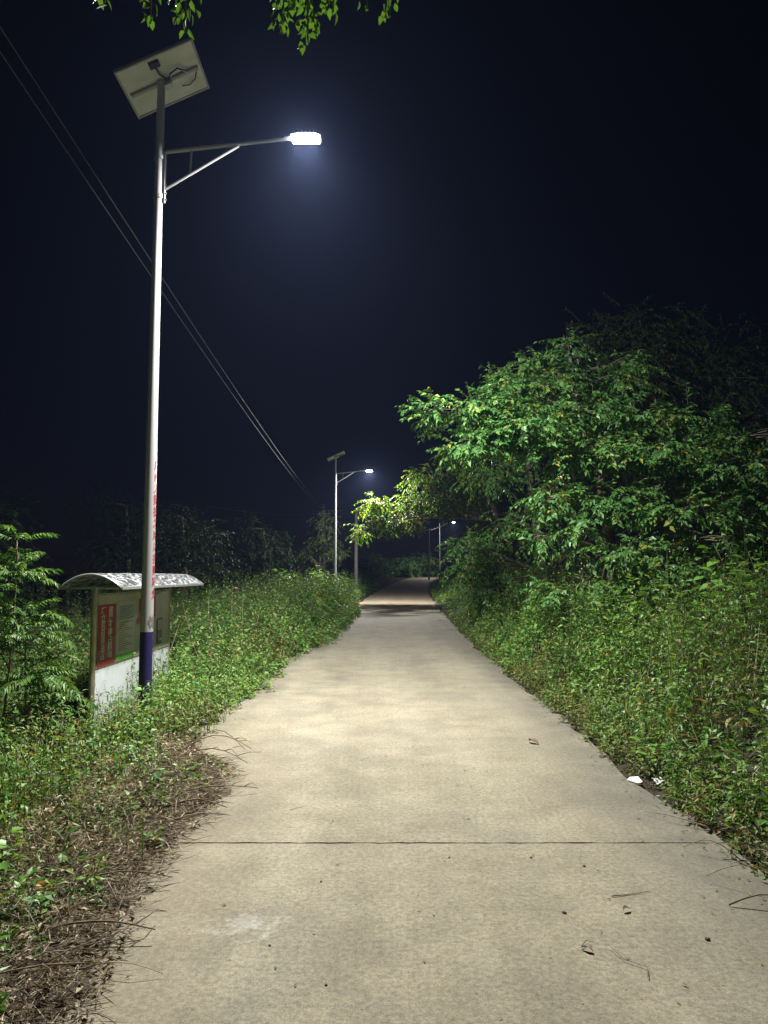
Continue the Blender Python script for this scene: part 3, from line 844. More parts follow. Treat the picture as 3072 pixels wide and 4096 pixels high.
def tree(label, root, trunk, clumps, mat, leaf=0.09, per=9, twig=0.33, droop=0.35, r0=0.16, name='tree', group='trees right of the road', gap=0.12, barkmat=None, cat_='tree'):
    barkmat = barkmat or M_bark
    ro = empty(name, root); tag(ro, label, cat_, group)
    O = np.array(root, float)
    T = np.array(trunk, float) - O
    n = len(T)
    b = MB(); b.tube([tuple(p) for p in T], list(np.linspace(r0, r0 * 0.45, n)), 12)
    b.build('trunk', barkmat, ro, True)
    LV, TV = [], []
    for (c, r, k) in clumps:
        c = np.array(c, float) - O; r = np.array(r, float)
        j = min(range(max(1, n // 3), n), key=lambda q: np.linalg.norm(T[q] - c) + 0.6 * max(0, T[q][2] - c[2]))
        path = bez(T[j], c, 0.08)
        L = np.linalg.norm(c - T[j])
        b = MB(); b.tube([tuple(p) for p in path], list(np.linspace(max(0.025, r0 * 0.42), 0.012, len(path))), 8)
        br = b.build('branch', barkmat, ro, True)
        sb = MB()
        for _ in range(7):
            e = c + norm(rng.normal(0, 1, 3)) * r * rng.uniform(0.6, 0.95)
            sb.tube([tuple(p) for p in bez(path[rng.integers(3, 7)], e, 0.06, 5)], [0.009, 0.007, 0.006, 0.005, 0.003], 5)
        sb.build('side_branch', barkmat, br, True)
        l, s = sprays(c, r, k, leaf, per, twig, droop, gap=gap)
        LV.append(l); TV.append(s)
    V, F = cat(LV); o = link('crown', np_mesh('crown', V, F), mat, ro); o['kind'] = 'stuff'
    V, F = cat(TV); o = link('twigs', np_mesh('twigs', V, F), barkmat, ro); o['kind'] = 'stuff'
    return ro

# the big tree right of the road, its limbs reaching over it
tree('large leafy tree right of the road, its lit boughs reaching out over the concrete', (4.0, 13.6, 0.3),
     [(4.0, 13.6, 0.2), (4.02, 13.5, 1.2), (4.15, 13.5, 1.9), (4.1, 13.6, 2.7), (4.0, 13.8, 3.6), (3.8, 14.0, 4.6), (3.7, 14.3, 5.4)],
     [((1.50, 12.9, 4.45), (1.05, 0.9, 0.19), 233), ((2.35, 12.5, 4.0), (0.95, 0.9, 0.20), 233), ((1.55, 12.5, 3.75), (0.5, 0.6, 0.14), 73), ((2.75, 13.7, 5.15), (0.85, 0.9, 0.20), 159), ((2.2, 13.2, 4.95), (0.35, 0.4, 0.12), 36),
      ((3.3, 12.4, 3.62), (1.0, 0.8, 0.20), 170), ((3.5, 13.0, 4.45), (1.1, 0.9, 0.22), 161), ((4.5, 12.1, 3.55), (1.2, 0.8, 0.19), 195), ((5.7, 12.2, 3.3), (1.0, 0.9, 0.22), 161), ((4.9, 12.9, 4.25), (1.2, 0.9, 0.22), 170), ((6.6, 12.3, 3.9), (1.0, 0.9, 0.22), 127),
      ((3.1, 14.6, 5.75), (0.7, 0.8, 0.20), 85), ((3.7, 14.6, 6.2), (0.3, 0.4, 0.23), 28), ((4.3, 14.4, 5.35), (1.1, 1.0, 0.22), 110), ((4.9, 14.8, 5.8), (0.6, 0.8, 0.25), 59),
      ((2.75, 12.2, 2.85), (0.45, 0.5, 0.25), 59), ((2.55, 12.1, 2.2), (0.22, 0.3, 0.29), 22), ((3.15, 11.9, 2.35), (0.25, 0.3, 0.36), 34), ((3.75, 11.8, 2.75), (0.5, 0.5, 0.25), 76),
      ((4.7, 11.6, 2.55), (0.75, 0.6, 0.17), 119), ((3.9, 11.5, 1.95), (0.6, 0.5, 0.16), 93), ((4.35, 11.4, 1.62), (0.6, 0.5, 0.18), 85), ((3.25, 11.8, 1.35), (0.75, 0.5, 0.20), 102), ((5.4, 11.7, 2.15), (0.6, 0.6, 0.16), 68),
      ((6.1, 11.9, 2.75), (0.7, 0.6, 0.16), 68), ((6.6, 11.7, 2.1), (0.5, 0.6, 0.18), 51), ((3.6, 13.4, 3.0), (1.0, 0.6, 0.36), 42), ((5.2, 13.6, 3.2), (1.2, 0.6, 0.36), 51)],
     M_tree, leaf=0.11, per=11, twig=0.36, droop=0.30, r0=0.13, gap=0.28)
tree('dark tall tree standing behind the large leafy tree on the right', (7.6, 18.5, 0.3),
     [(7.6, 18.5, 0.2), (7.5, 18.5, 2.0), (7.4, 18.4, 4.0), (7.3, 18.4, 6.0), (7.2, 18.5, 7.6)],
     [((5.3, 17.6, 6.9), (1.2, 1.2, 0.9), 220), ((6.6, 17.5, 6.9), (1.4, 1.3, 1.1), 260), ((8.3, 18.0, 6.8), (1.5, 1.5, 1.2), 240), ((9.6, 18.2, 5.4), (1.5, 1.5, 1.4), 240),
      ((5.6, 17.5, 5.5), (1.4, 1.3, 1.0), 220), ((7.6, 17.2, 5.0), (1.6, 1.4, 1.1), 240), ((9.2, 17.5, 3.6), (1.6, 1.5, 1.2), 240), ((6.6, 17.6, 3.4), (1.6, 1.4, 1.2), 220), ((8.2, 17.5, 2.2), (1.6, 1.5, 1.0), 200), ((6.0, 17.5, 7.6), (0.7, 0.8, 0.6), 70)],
     M_tree_unlit, leaf=0.12, per=9, twig=0.42, droop=0.3, r0=0.2)
tree('shaded tree between the large leafy tree and the overhanging yellow-green one', (4.6, 21.0, 0.2),
     [(4.6, 21.0, 0.1), (4.5, 21.0, 1.6), (4.3, 21.0, 3.2), (4.1, 21.0, 5.0)],
     [((2.75, 20.2, 1.7), (0.7, 1.0, 0.7), 170), ((2.2, 19.2, 2.35), (0.55, 0.6, 0.3), 70), ((2.05, 19.0, 1.75), (0.45, 0.6, 0.25), 45), ((2.5, 19.0, 1.2), (0.5, 0.6, 0.35), 80), ((3.5, 20.2, 3.0), (1.1, 1.1, 0.9), 70), ((3.4, 20.0, 4.8), (1.3, 1.2, 0.8), 80), ((4.8, 20.4, 4.2), (1.3, 1.2, 1.1), 70), ((3.6, 19.8, 1.3), (1.0, 1.0, 0.7), 120),
      ((5.0, 20.0, 2.2), (1.2, 1.2, 1.0), 70), ((2.7, 19.4, 4.2), (0.8, 0.9, 0.45), 120), ((4.0, 20.5, 6.2), (1.2, 1.2, 0.8), 70)],
     M_tree, leaf=0.11, per=9, twig=0.38, droop=0.45, r0=0.15)
tree('tree with yellow-green boughs hanging across the road in front of the second lamp', (6.38, 36.6, 0.3),
     [(6.38, 36.60, 0.20), (6.14, 36.60, 2.08), (5.67, 36.84, 4.21), (5.19, 37.19, 6.33), (4.96, 37.19, 7.98)],
     [((-0.41, 36.13, 5.03), (0.9, 1.0, 0.45), 113), ((0.12, 35.89, 4.15), (0.7, 0.9, 0.4), 94), ((1.65, 36.13, 5.15), (1.1, 1.1, 0.6), 159), ((3.07, 35.42, 5.03), (0.9, 1.0, 0.5), 141), ((1.12, 35.66, 4.15), (0.5, 0.8, 0.35), 75),
      ((2.24, 36.01, 6.33), (1.2, 1.2, 0.6), 141), ((4.01, 36.13, 5.62), (1.4, 1.4, 1.0), 189), ((3.90, 35.66, 7.51), (1.4, 1.4, 0.9), 168), ((5.43, 35.89, 3.50), (1.4, 1.3, 1.2), 168), ((-1.06, 36.48, 3.79), (0.4, 0.6, 0.3), 41), ((4.72, 35.77, 1.96), (0.8, 0.8, 0.7), 103)],
     M_tree_warm, leaf=0.17, per=8, twig=0.55, droop=0.55, r0=0.2)
tree('dark tree right of the road just short of the bend', (7.2, 46, 0.4),
     [(7.2, 46, 0.3), (7.1, 46, 2.5), (7.0, 46, 4.5), (6.8, 46, 6.5)],
     [((6.0, 45, 2.0), (1.3, 1.5, 1.3), 130), ((6.5, 45, 4.0), (1.8, 1.7, 1.4), 170), ((8.3, 45, 3.0), (2.0, 1.8, 2.0), 170), ((7.0, 45, 6.2), (1.8, 1.7, 1.2), 150)],
     M_tree_unlit, leaf=0.2, per=8, twig=0.6, droop=0.3, r0=0.2)
# left of the road, mostly lost in the dark
LEFTG = 'dark trees left of the road'
tree('small brownish tree left of the road close behind the second lamp', (-3.9, 44, 0.2),
     [(-3.9, 44, 0.1), (-3.8, 44, 2.0), (-3.7, 44, 4.0), (-3.6, 44, 5.2)],
     [((-3.4, 43.6, 4.9), (0.8, 0.9, 0.7), 70), ((-3.6, 43.6, 3.7), (0.9, 0.9, 0.6), 80), ((-2.9, 43.7, 2.9), (0.7, 0.9, 0.5), 60), ((-4.3, 43.6, 2.6), (0.8, 0.9, 0.8), 60)],
     M_tree_warm, leaf=0.16, per=8, twig=0.5, droop=0.5, r0=0.1, group=LEFTG)
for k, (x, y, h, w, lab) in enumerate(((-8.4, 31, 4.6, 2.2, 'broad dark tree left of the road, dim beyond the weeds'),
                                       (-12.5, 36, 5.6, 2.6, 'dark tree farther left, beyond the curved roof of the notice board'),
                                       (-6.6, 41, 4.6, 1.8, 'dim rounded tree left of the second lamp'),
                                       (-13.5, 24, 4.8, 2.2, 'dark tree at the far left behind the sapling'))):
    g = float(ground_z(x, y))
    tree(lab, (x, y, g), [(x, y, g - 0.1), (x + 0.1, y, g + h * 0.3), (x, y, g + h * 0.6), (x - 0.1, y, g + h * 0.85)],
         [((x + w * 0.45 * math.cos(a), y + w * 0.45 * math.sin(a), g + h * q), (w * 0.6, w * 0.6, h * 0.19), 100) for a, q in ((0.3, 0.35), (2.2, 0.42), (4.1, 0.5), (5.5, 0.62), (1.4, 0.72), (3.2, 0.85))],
         M_tree_unlit, leaf=0.17, per=8, twig=0.5, droop=0.3, r0=0.14, group=LEFTG)
# far end of the road
FARG = 'bushes at the bend of the road'
for k, (x, y, h, w, lab) in enumerate(((2.2, 97, 2.6, 2.4, 'lit green bush at the far bend, left of the pale road strip'),
                                       (5.0, 101, 3.4, 2.8, 'lit green bush at the far bend, below the farthest lamp'),
                                       (-1.6, 92, 3.2, 2.8, 'dim green bush left of the far bend'),
                                       (8.0, 78, 2.4, 2.0, 'dark bush on the inside of the far bend'),
                                       (-3.2, 74, 2.6, 2.2, 'dark bush left of the road before the far bend'))):
    g = float(ground_z(x, y))
    tree(lab, (x, y, g), [(x, y, g - 0.1), (x, y, g + h * 0.25), (x, y, g + h * 0.5)],
         [((x + w * 0.5 * math.cos(a), y + w * 0.5 * math.sin(a), g + h * q), (w * 0.6, w * 0.6, h * 0.28), 70) for a, q in ((0.3, 0.25), (2.2, 0.35), (4.1, 0.5), (5.5, 0.6), (1.4, 0.75))],
         M_tree if k < 3 else M_tree_unlit, leaf=0.26, per=8, twig=0.6, droop=0.2, r0=0.1, name='bush', group=FARG, cat_='bush')  # bushes out of the lamplight take the darkened leaf colour

for (x, y, h, w, lab) in ((-2.35, 20.5, 1.35, 1.0, 'low leafy bush at the left road edge, nearest of the row before the second lamp'),
                          (-2.15, 24.5, 1.45, 1.1, 'leafy bush crowding the left road edge, middle of the row of three'),
                          (-2.2, 28.8, 1.6, 1.2, 'leafy bush at the left road edge, last of the row before the second lamp')):
    g = float(ground_z(x, y))
    tree(lab, (x, y, g), [(x, y, g - 0.05), (x, y, g + h * 0.25), (x, y, g + h * 0.5)],
         [((x + w * 0.45 * math.cos(a), y + w * 0.6 * math.sin(a), g + h * q), (w * 0.5, w * 0.6, h * 0.24), 46) for a, q in ((0.3, 0.25), (2.2, 0.35), (4.1, 0.5), (5.5, 0.6), (1.4, 0.75))],
         M_weed, leaf=0.10, per=9, twig=0.28, droop=0.35, r0=0.04, name='bush', group='bushes on the left road edge', cat_='bush')

# ------------------------------------------------------------------ branch ends hanging into the top of the picture
def overhang():
    O = (-4.3, 0.9, 0.0)
    ro = empty('overhanging_tree', O)
    tag(ro, 'tree whose leafy branch ends hang into view above the solar panel and lamp', 'tree')
    T = np.array([(-4.3, 0.9, -0.1), (-4.2, 1.0, 2.5), (-3.9, 1.4, 4.8), (-3.6, 1.8, 6.6), (-3.5, 2.0, 8.0)]) - np.array(O)
    b = MB(); b.tube([tuple(p) for p in T], [0.2, 0.17, 0.15, 0.12, 0.07], 12); b.build('trunk', M_bark, ro, True)
    me = np_mesh('leaf', OVATE[0] * np.array([1, 0.55, 1.0]), OVATE[1], True); me.materials.append(M_overhang)
    ends = [((-1.82, 4.5, 5.28), 0.15, 26), ((-1.52, 4.5, 5.17), 0.13, 34), ((-1.28, 4.45, 5.06), 0.12, 44), ((-0.66, 4.5, 5.13), 0.14, 58), ((-0.50, 4.5, 4.99), 0.11, 56), ((-0.34, 4.5, 5.20), 0.11, 26), ((0.02, 4.5, 5.17), 0.11, 36), ((-0.12, 4.55, 5.27), 0.11, 20)]
    r = np.random.default_rng(5)
    for (c, rad, n) in ends:
        c = np.array(c) - np.array(O)
        p0 = T[3] if c[0] < 3 else T[4]
        top = c + np.array([0, 0.0, 0.75])
        path = bez(p0, top, 0.12, 8); path = np.concatenate([path, [c + np.array([0.0, 0.02, 0.35]), c + np.array([0.01, 0, -0.02])]])
        b = MB(); b.tube([tuple(p) for p in path], list(np.linspace(0.035, 0.004, len(path))), 7); br = b.build('branch', M_bark, ro, True)
        for k in range(n):
            t = r.uniform(0, 1) ** 0.8
            axis = c + np.array([0, 0, 0.42 * t - 0.02])
            az = r.uniform(0, 6.283); off = np.array([math.cos(az), math.sin(az), 0]) * r.uniform(0.15, 1) * rad * (0.35 + 0.9 * t)
            d = Vector(off * 3.5 + np.array([0, 0, -0.75]) + r.normal(0, 0.25, 3)).normalized()
            s = Vector((r.normal(), r.normal(), r.normal() * 0.3)).cross(d).normalized(); w = d.cross(s)
            L = r.uniform(0.06, 0.09)
            M = Matrix((d, s, w)).transposed().to_4x4()
            o = bpy.data.objects.new('leaf', me); COL.objects.link(o); o.parent = br
            o.matrix_local = Matrix.Translation(Vector(axis + off)) @ M @ Matrix.Scale(L, 4)
    l, s = sprays((2.6, 2.9, 6.9), (1.7, 1.9, 0.7), 260, 0.075, 10, 0.3, 0.6, gap=0.1)
    o = link('crown', np_mesh('crown', *l), M_overhang, ro); o['kind'] = 'stuff'
    o = link('twigs', np_mesh('twigs', *s), M_bark, ro); o['kind'] = 'stuff'
overhang()

# ------------------------------------------------------------------ saplings with feathery compound leaves, left edge
def frond_mesh(L, n, droop):
    t = np.linspace(0.16, 1.0, n)
    r = np.random.default_rng(int(L * 1000) + n)
    ax = np.stack([t * L * (1 - 0.15 * t), 0 * t, (0.18 * t - droop * t * t) * L], -1)
    P, D = [], []
    for k in range(n):
        for s in (-1, 1):
            P.append(ax[k] + r.normal(0, 0.004, 3)); D.append((0.62 + r.normal(0, 0.1), s * (0.85 + r.normal(0, 0.1)), -0.35 - 0.5 * t[k] + r.normal(0, 0.15)))
    P.append(ax[-1]); D.append((1, 0, -0.6))
    P = np.array(P); D = np.array(D)
    ll = L * 0.26 * np.concatenate([np.repeat(np.sin(np.clip(t, 0.05, 0.97) * 2.6) * 0.75 + 0.3, 2), [0.8]])
    l = scatter(LANCE, P, D, np.tile(UPZ, (len(P), 1)) + r.normal(0, 0.2, (len(P), 3)), ll, ll * 0.30)
    q = np.concatenate([[np.zeros(3)], ax[::max(1, n // 5)], [ax[-1]]])
    p0, p1 = q[:-1], q[1:]
    s = stems(p0, (p0 + p1) / 2, p1, 0.0035)
    return cat([l, s])
FR = []
for k, (L, n, dr) in enumerate(((0.42, 9, 0.30), (0.36, 8, 0.22), (0.5, 10, 0.42), (0.3, 7, 0.15))):
    me = np_mesh('frond', *frond_mesh(L, n, dr)); me.materials.append(M_frond); FR.append(me)
def sapling(label, base, top, n, spread, seed, low=0.3, r0=0.017):
    r = np.random.default_rng(seed)
    base = np.array(base, float); top = np.array(top, float)
    ro = empty('sapling', tuple(base)); tag(ro, label, 'sapling', 'feathery saplings at the left edge')
    path = bez(np.zeros(3), top - base, 0, 9, 0.02)
    b = MB(); b.tube([tuple(p) for p in path], list(np.linspace(r0, 0.006, len(path))), 8); b.build('trunk', M_twig, ro, True)
    for s in range(7):
        t = 0.3 + 0.6 * s / 6; p = np.array([np.interp(t * 8, range(9), path[:, i]) for i in range(3)])
        az = s * 2.4 + r.uniform(-0.5, 0.5); L = spread * (1.15 - 0.6 * t)
        e = p + np.array([math.cos(az) * L, math.sin(az) * L, L * 0.35])
        bp = bez(p, e, 0.1, 5, 0.04)
        b = MB(); b.tube([tuple(q) for q in bp], [0.009, 0.008, 0.007, 0.006, 0.004], 6); br = b.build('branch', M_stem, ro, True)
        for k in range(n // 7):
            q = bp[r.integers(1, 5)] + r.normal(0, 0.02, 3)
            fr = bpy.data.objects.new('frond', FR[r.integers(0, 4)]); COL.objects.link(fr); fr.parent = br
            a = az + r.normal(0, 0.9)
            fr.matrix_local = Matrix.Translation(Vector(q)) @ Matrix.Rotation(a, 4, 'Z') @ Matrix.Rotation(-r.uniform(-0.15, 0.5), 4, 'Y') @ Matrix.Rotation(r.normal(0, 0.3), 4, 'X') @ Matrix.Scale(r.uniform(0.75, 1.15), 4)
    for k in range(9):
        fr = bpy.data.objects.new('frond', FR[k % 4]); COL.objects.link(fr); fr.parent = ro
        fr.matrix_local = Matrix.Translation(Vector(path[-1 - k % 2])) @ Matrix.Rotation(k * 2.4, 4, 'Z') @ Matrix.Rotation(-r.uniform(0.0, 0.6), 4, 'Y')
    return ro
sapling('taller feathery sapling with lit drooping leaflets, its crown beside the notice board roof', (-4.08, 8.0, -0.35), (-3.92, 7.9, 1.92), 77, 0.52, 11)
sapling('feathery sapling on a thin dark stem nearer the board, lower than its neighbour', (-3.95, 8.35, -0.4), (-3.90, 8.1, 1.15), 56, 0.42, 12)
sapling('feathery sapling cut by the left edge, broad low crown', (-4.55, 8.1, -0.4), (-4.35, 8.0, 1.45), 91, 0.6, 13)

# ------------------------------------------------------------------ weeds
def field(n, x0, x1, y0, y1, dens):
    x = uni(x0, x1, n); y = uni(y0, y1, n)
    k = uni(0, 1, n) < dens(x, y)
    return x[k], y[k]
def nz2(x, y, s, o=0.0):
    return np.array([mnoise.noise(Vector((a * s, b * s, o))) for a, b in zip(x, y)])

def patches(x, y, cuts, o):
    v = nz2(x, y, 0.75, o) + rng.normal(0, 0.16, len(x))
    k = np.argsort(v); c = [int(len(k) * q) for q in cuts]
    return np.split(k, c)
def stuff(name, parts, mat, label, cat_):
    V, F = cat(parts)
    o = link(name, np_mesh(name, V, F), mat); tag(o, label, cat_, None, 'stuff'); return o

def right_weeds():
    def tt(x, y): return x - road_cx(y)
    def height(x, y):
        t = tt(x, y)
        return (0.24 + 0.86 * sstep(1.85, 2.9, t)) * (1 + 0.6 * nz2(x, y, 0.9, 1.0)) * uni(0.65, 1.2, len(x)) * np.where(uni(0, 1, len(x)) < 0.06, 1.35, 1.0)
    def dens(x, y):
        t = tt(x, y); vis = sstep(1.80, 2.05, t + 0.10 * nz2(x, y, 1.6)) * (0.30 + 0.70 * sstep(-0.28, 0.02, nz2(x, y, 1.5, 8.0)))
        return vis * (1 - 0.55 * sstep(4.5, 8, t)) * (1 - 0.6 * sstep(11, 24, y))
    A, S, B, G, Fl, Dd = [], [], [], [], [], []
    x, y = field(14500, 1.7, 8.5, 1.6, 24, dens)
    h = height(x, y); z = 1.0 + 0.75 * sstep(7, 15, y) + 0.35 * nz2(x, y, 0.6, 31.0)
    c, a, b = patches(x, y, (0.2, 0.68), 11.0)
    l, s, tp = forbs(x[a], y[a], h[a], 20, (0.042, 0.088), 0.28, LANCE, size=z[a]); A.append(l); S.append(s)
    f = rng.permutation(len(tp))[:620]
    Fl.append(scatter(SMALL, tp[f] + rng.normal(0, 0.02, (len(f), 3)), rng.normal(0, 1, (len(f), 3)), np.tile(UPZ, (len(f), 1)) + 0.01, 0.026, 0.024))
    l, s, tp = forbs(x[b], y[b], h[b] * 0.95, 17, (0.032, 0.07), 0.55, LANCE, size=z[b]); A.append(l); S.append(s)
    l, s, tp = forbs(x[c], y[c], h[c] * 0.85, 17, (0.035, 0.08), 0.36, LANCE, size=z[c]); B.append(l); S.append(s)
    q = rng.permutation(len(x))[:700]      # big-leaved seedlings and tall bare stalks break up the mass
    l, s, tp = forbs(x[q], y[q], h[q] * 1.0, 6, (0.06, 0.115), 0.72, OVATE, 0.35, 0.35); A.append(l); S.append(s)
    q = rng.permutation(len(x))[:520]
    p0 = np.stack([x[q], y[q], ground_z(x[q], y[q])], -1); d = hdir(uni(0, 6.28, len(q))) * uni(0.05, 0.4, len(q))[:, None] + UPZ * (h[q] * uni(0.7, 1.25, len(q)))[:, None]
    Dd.append(stems(p0, p0 + d * 0.55 + rng.normal(0, 0.02, (len(q), 3)), p0 + d, 0.004))
    x, y = field(900, 1.8, 7, 1.8, 15, dens); G.append(blades(x, y, 0.25 + height(x, y) * 0.6, 5, 0.008))
    # skirt of low drying plants along the kerb line
    x, y = field(5200, 1.6, 2.6, 1.6, 30, lambda x, y: sstep(1.80, 1.92, tt(x, y) + 0.08 * nz2(x, y, 2.1)) * (1 - sstep(2.2, 2.6, tt(x, y))))
    l, s, tp = forbs(x, y, uni(0.08, 0.3, len(x)), 11, (0.025, 0.055), 0.5); B.append(l); S.append(s)
    # farther strip
    x, y = field(9000, 1.8, 16, 20, 80, lambda x, y: sstep(1.8, 2.1, tt(x, y)) * (1 - 0.7 * sstep(3.5, 7, tt(x, y))) * (1 - 0.6 * sstep(35, 70, y)))
    h = (0.3 + 0.75 * sstep(1.9, 3.4, tt(x, y))) * uni(0.7, 1.25, len(x))
    l, s, tp = forbs(x, y, h, 13, (0.07, 0.14), 0.42); A.append(l); S.append(s)
    stuff('weeds', A, M_weed, 'dense leafy green weeds covering the bank right of the road', 'weeds')
    stuff('drying_weeds', B, M_weed_dry, 'brownish drying weeds along the right road edge and among the green', 'weeds')
    stuff('weed_stems', S, M_stem, 'thin stems standing in the weeds right of the road', 'weeds')
    stuff('grass', G, M_grass, 'long grass blades among the weeds on the right bank', 'grass')
    stuff('wild_flowers', Fl, M_flower, 'tiny pale wild flowers dotting the weeds on the right', 'flowers')
    stuff('dead_stalks', Dd, M_straw, 'bare dry stalks sticking up among the weeds on the right', 'stalks')
right_weeds()

def left_weeds():
    def tt(x, y): return road_cx(y) - x
    def height(x, y):
        t = tt(x, y)
        near = 0.15 + 0.36 * sstep(1.6, 2.5, t)
        far = 0.34 + 0.80 * sstep(1.5, 2.7, t) - 0.42 * sstep(3.3, 5.2, t)
        q = sstep(9.0, 15.0, y + 0.5 * (t - 2))
        return (near * (1 - q) + far * q) * (1 + 0.5 * nz2(x, y, 0.9, 4.0)) * uni(0.65, 1.25, len(x)) * np.where(uni(0, 1, len(x)) < 0.05, 1.4, 1.0)
    def dens(x, y):
        t = tt(x, y)
        edge = np.where(y < 7.2, 0.20 + np.interp(y, SOIL_Y, [-a for a in SOIL_X]), 1.86)
        edge = np.where(y < 3.2, edge + 0.08, edge)
        edge = edge - 0.55 * sstep(13, 19, y) * (1 - sstep(29, 33, y))
        v = sstep(-0.25, 0.35, t - edge + 0.30 * nz2(x, y, 1.4, 2.0))
        v = v * (0.35 + 0.65 * sstep(-0.28, 0.02, nz2(x, y, 1.5, 9.0)))
        board = (np.abs(x + 3.5) < 0.10) & (y > 8.9) & (y < 12.2)
        return v * (1 - 0.75 * sstep(4.0, 7, t)) * (1 - 0.4 * sstep(14, 30, y)) * np.where(board, 0, 1)
    A, S, B, G, Fl, Dd = [], [], [], [], [], []
    x, y = field(24000, -9, -0.9, 1.3, 32, dens)
    h = height(x, y); z = 1.15 + 0.9 * sstep(8, 15, y) + 0.35 * nz2(x, y, 0.6, 33.0)
    c, a, b = patches(x, y, (0.36, 0.72), 21.0)
    l, s, tp = forbs(x[a], y[a], h[a], 16, (0.035, 0.078), 0.30, LANCE, size=z[a]); A.append(l); S.append(s)
    f = rng.permutation(len(tp))[:140]
    Fl.append(scatter(SMALL, tp[f] + rng.normal(0, 0.02, (len(f), 3)), rng.normal(0, 1, (len(f), 3)), np.tile(UPZ, (len(f), 1)) + 0.01, 0.026, 0.024))
    l, s, tp = forbs(x[b], y[b], h[b] * 0.95, 14, (0.03, 0.065), 0.6, LANCE, size=z[b]); A.append(l); S.append(s)
    l, s, tp = forbs(x[c], y[c], h[c] * 0.9, 14, (0.03, 0.07), 0.4, LANCE, size=z[c]); B.append(l); S.append(s)
    q = rng.permutation(len(x))[:500]
    l, s, tp = forbs(x[q], y[q], h[q] * 1.0, 6, (0.055, 0.10), 0.72, OVATE, 0.35, 0.35); A.append(l); S.append(s)
    q = rng.permutation(len(x))[:520]
    p0 = np.stack([x[q], y[q], ground_z(x[q], y[q])], -1); d = hdir(uni(0, 6.28, len(q))) * uni(0.05, 0.4, len(q))[:, None] + UPZ * (h[q] * uni(0.7, 1.3, len(q)))[:, None]
    Dd.append(stems(p0, p0 + d * 0.55 + rng.normal(0, 0.02, (len(q), 3)), p0 + d, 0.0035))
    x, y = field(1700, -6, -1.3, 1.5, 15, dens); G.append(blades(x, y, 0.15 + height(x, y) * 0.6, 5, 0.007))
    # skirt along the concrete edge
    x, y = field(4200, -2.6, -1.5, 7.0, 34, lambda x, y: sstep(1.78, 1.92, tt(x, y) + 0.08 * nz2(x, y, 2.1)) * (1 - sstep(2.2, 2.6, tt(x, y))))
    l, s, tp = forbs(x, y, uni(0.08, 0.3, len(x)), 11, (0.025, 0.06), 0.5); B.append(l); S.append(s)
    # few sprouts over the soil
    x, y = field(900, -2.5, -1.1, 1.4, 6.6, lambda x, y: (sstep(0.15, 0.5, -x + soil_edge(y)) * 0.9))
    l, s, tp = forbs(x, y, uni(0.05, 0.16, len(x)), 10, (0.025, 0.05), 0.5); A.append(l); S.append(s)
    # farther strip
    x, y = field(8000, -14, 2.5, 22, 84, lambda x, y: sstep(1.85, 2.2, tt(x, y)) * (1 - 0.7 * sstep(3.5, 7, tt(x, y))) * (1 - 0.6 * sstep(35, 70, y)))
    h = (0.6 + 0.75 * sstep(1.85, 2.8, tt(x, y))) * uni(0.7, 1.3, len(x))
    l, s, tp = forbs(x, y, h, 13, (0.07, 0.14), 0.42); A.append(l); S.append(s)
    stuff('weeds', A, M_weed, 'dense leafy green weeds on the verge left of the road', 'weeds')
    stuff('drying_weeds', B, M_weed_dry, 'brownish drying weeds along the left road edge and round the soil', 'weeds')
    stuff('weed_stems', S, M_stem, 'thin stems standing in the weeds left of the road', 'weeds')
    stuff('grass', G, M_grass, 'fine grass blades among the weeds on the left verge', 'grass')
    stuff('wild_flowers', Fl, M_flower, 'tiny pale wild flowers dotting the weeds on the left', 'flowers')
    stuff('dead_stalks', Dd, M_straw, 'bare dry stalks sticking up among the weeds on the left', 'stalks')
left_weeds()

# broad-leaved plants one can tell apart on the right bank and by the pole
LEAF_ME = np_mesh('leaf', OVATE[0] * np.array([1, 0.95, 1.0]), OVATE[1], True); LEAF_ME.materials.append(M_weed)
def broad_plant(label, x, y, h, n, size, seed, name='broad_leaf_plant', group='broad-leaved plants on the right bank', spread=0.35):
    r = np.random.default_rng(seed)
    g = float(ground_z(x, y))
    ro = empty(name, (x, y, g)); tag(ro, label, 'plant', group)
    for s in range(max(2, n // 12)):
        a = r.uniform(0, 6.28); tip = np.array([math.cos(a) * spread * r.uniform(0.3, 1), math.sin(a) * spread * r.uniform(0.3, 1), h * r.uniform(0.75, 1.05)])
        p = bez(np.zeros(3), tip, 0.1, 6, 0.04)
        b = MB(); b.tube([tuple(q) for q in p], list(np.linspace(0.008, 0.003, 6)), 6); st = b.build('stem', M_stem, ro, True)
        for k in range(12):
            t = 0.3 + 0.7 * k / 11; q = np.array([np.interp(t * 5, range(6), p[:, i]) for i in range(3)])
            az = k * 2.4 + a; el = r.uniform(-0.35, 0.5)
            L = size * r.uniform(0.7, 1.2)
            pet = np.array([math.cos(az), math.sin(az), 0.5]) * 0.09
            M = Matrix.Rotation(az, 4, 'Z') @ Matrix.Rotation(-el, 4, 'Y') @ Matrix.Rotation(r.normal(0, 0.35), 4, 'X')
            o = bpy.data.objects.new('leaf', LEAF_ME); COL.objects.link(o); o.parent = st
            o.matrix_local = Matrix.Translation(Vector(q + pet)) @ M @ Matrix.Scale(L, 4)
    return ro
broad_plant('broad-leaved plant topping the right bank at the picture edge', 4.05, 8.0, 1.42, 60, 0.15, 1, spread=0.5)
broad_plant('broad-leaved plant on the right bank, second from the picture edge', 3.75, 8.9, 1.25, 60, 0.14, 2, spread=0.5)
broad_plant('low broad-leaved plant on the right bank below the tree trunk', 3.4, 10.4, 1.05, 48, 0.13, 3, spread=0.45)
broad_plant('broad-leaved plant climbing round the tree trunk on the right', 3.9, 12.4, 1.1, 48, 0.14, 4)
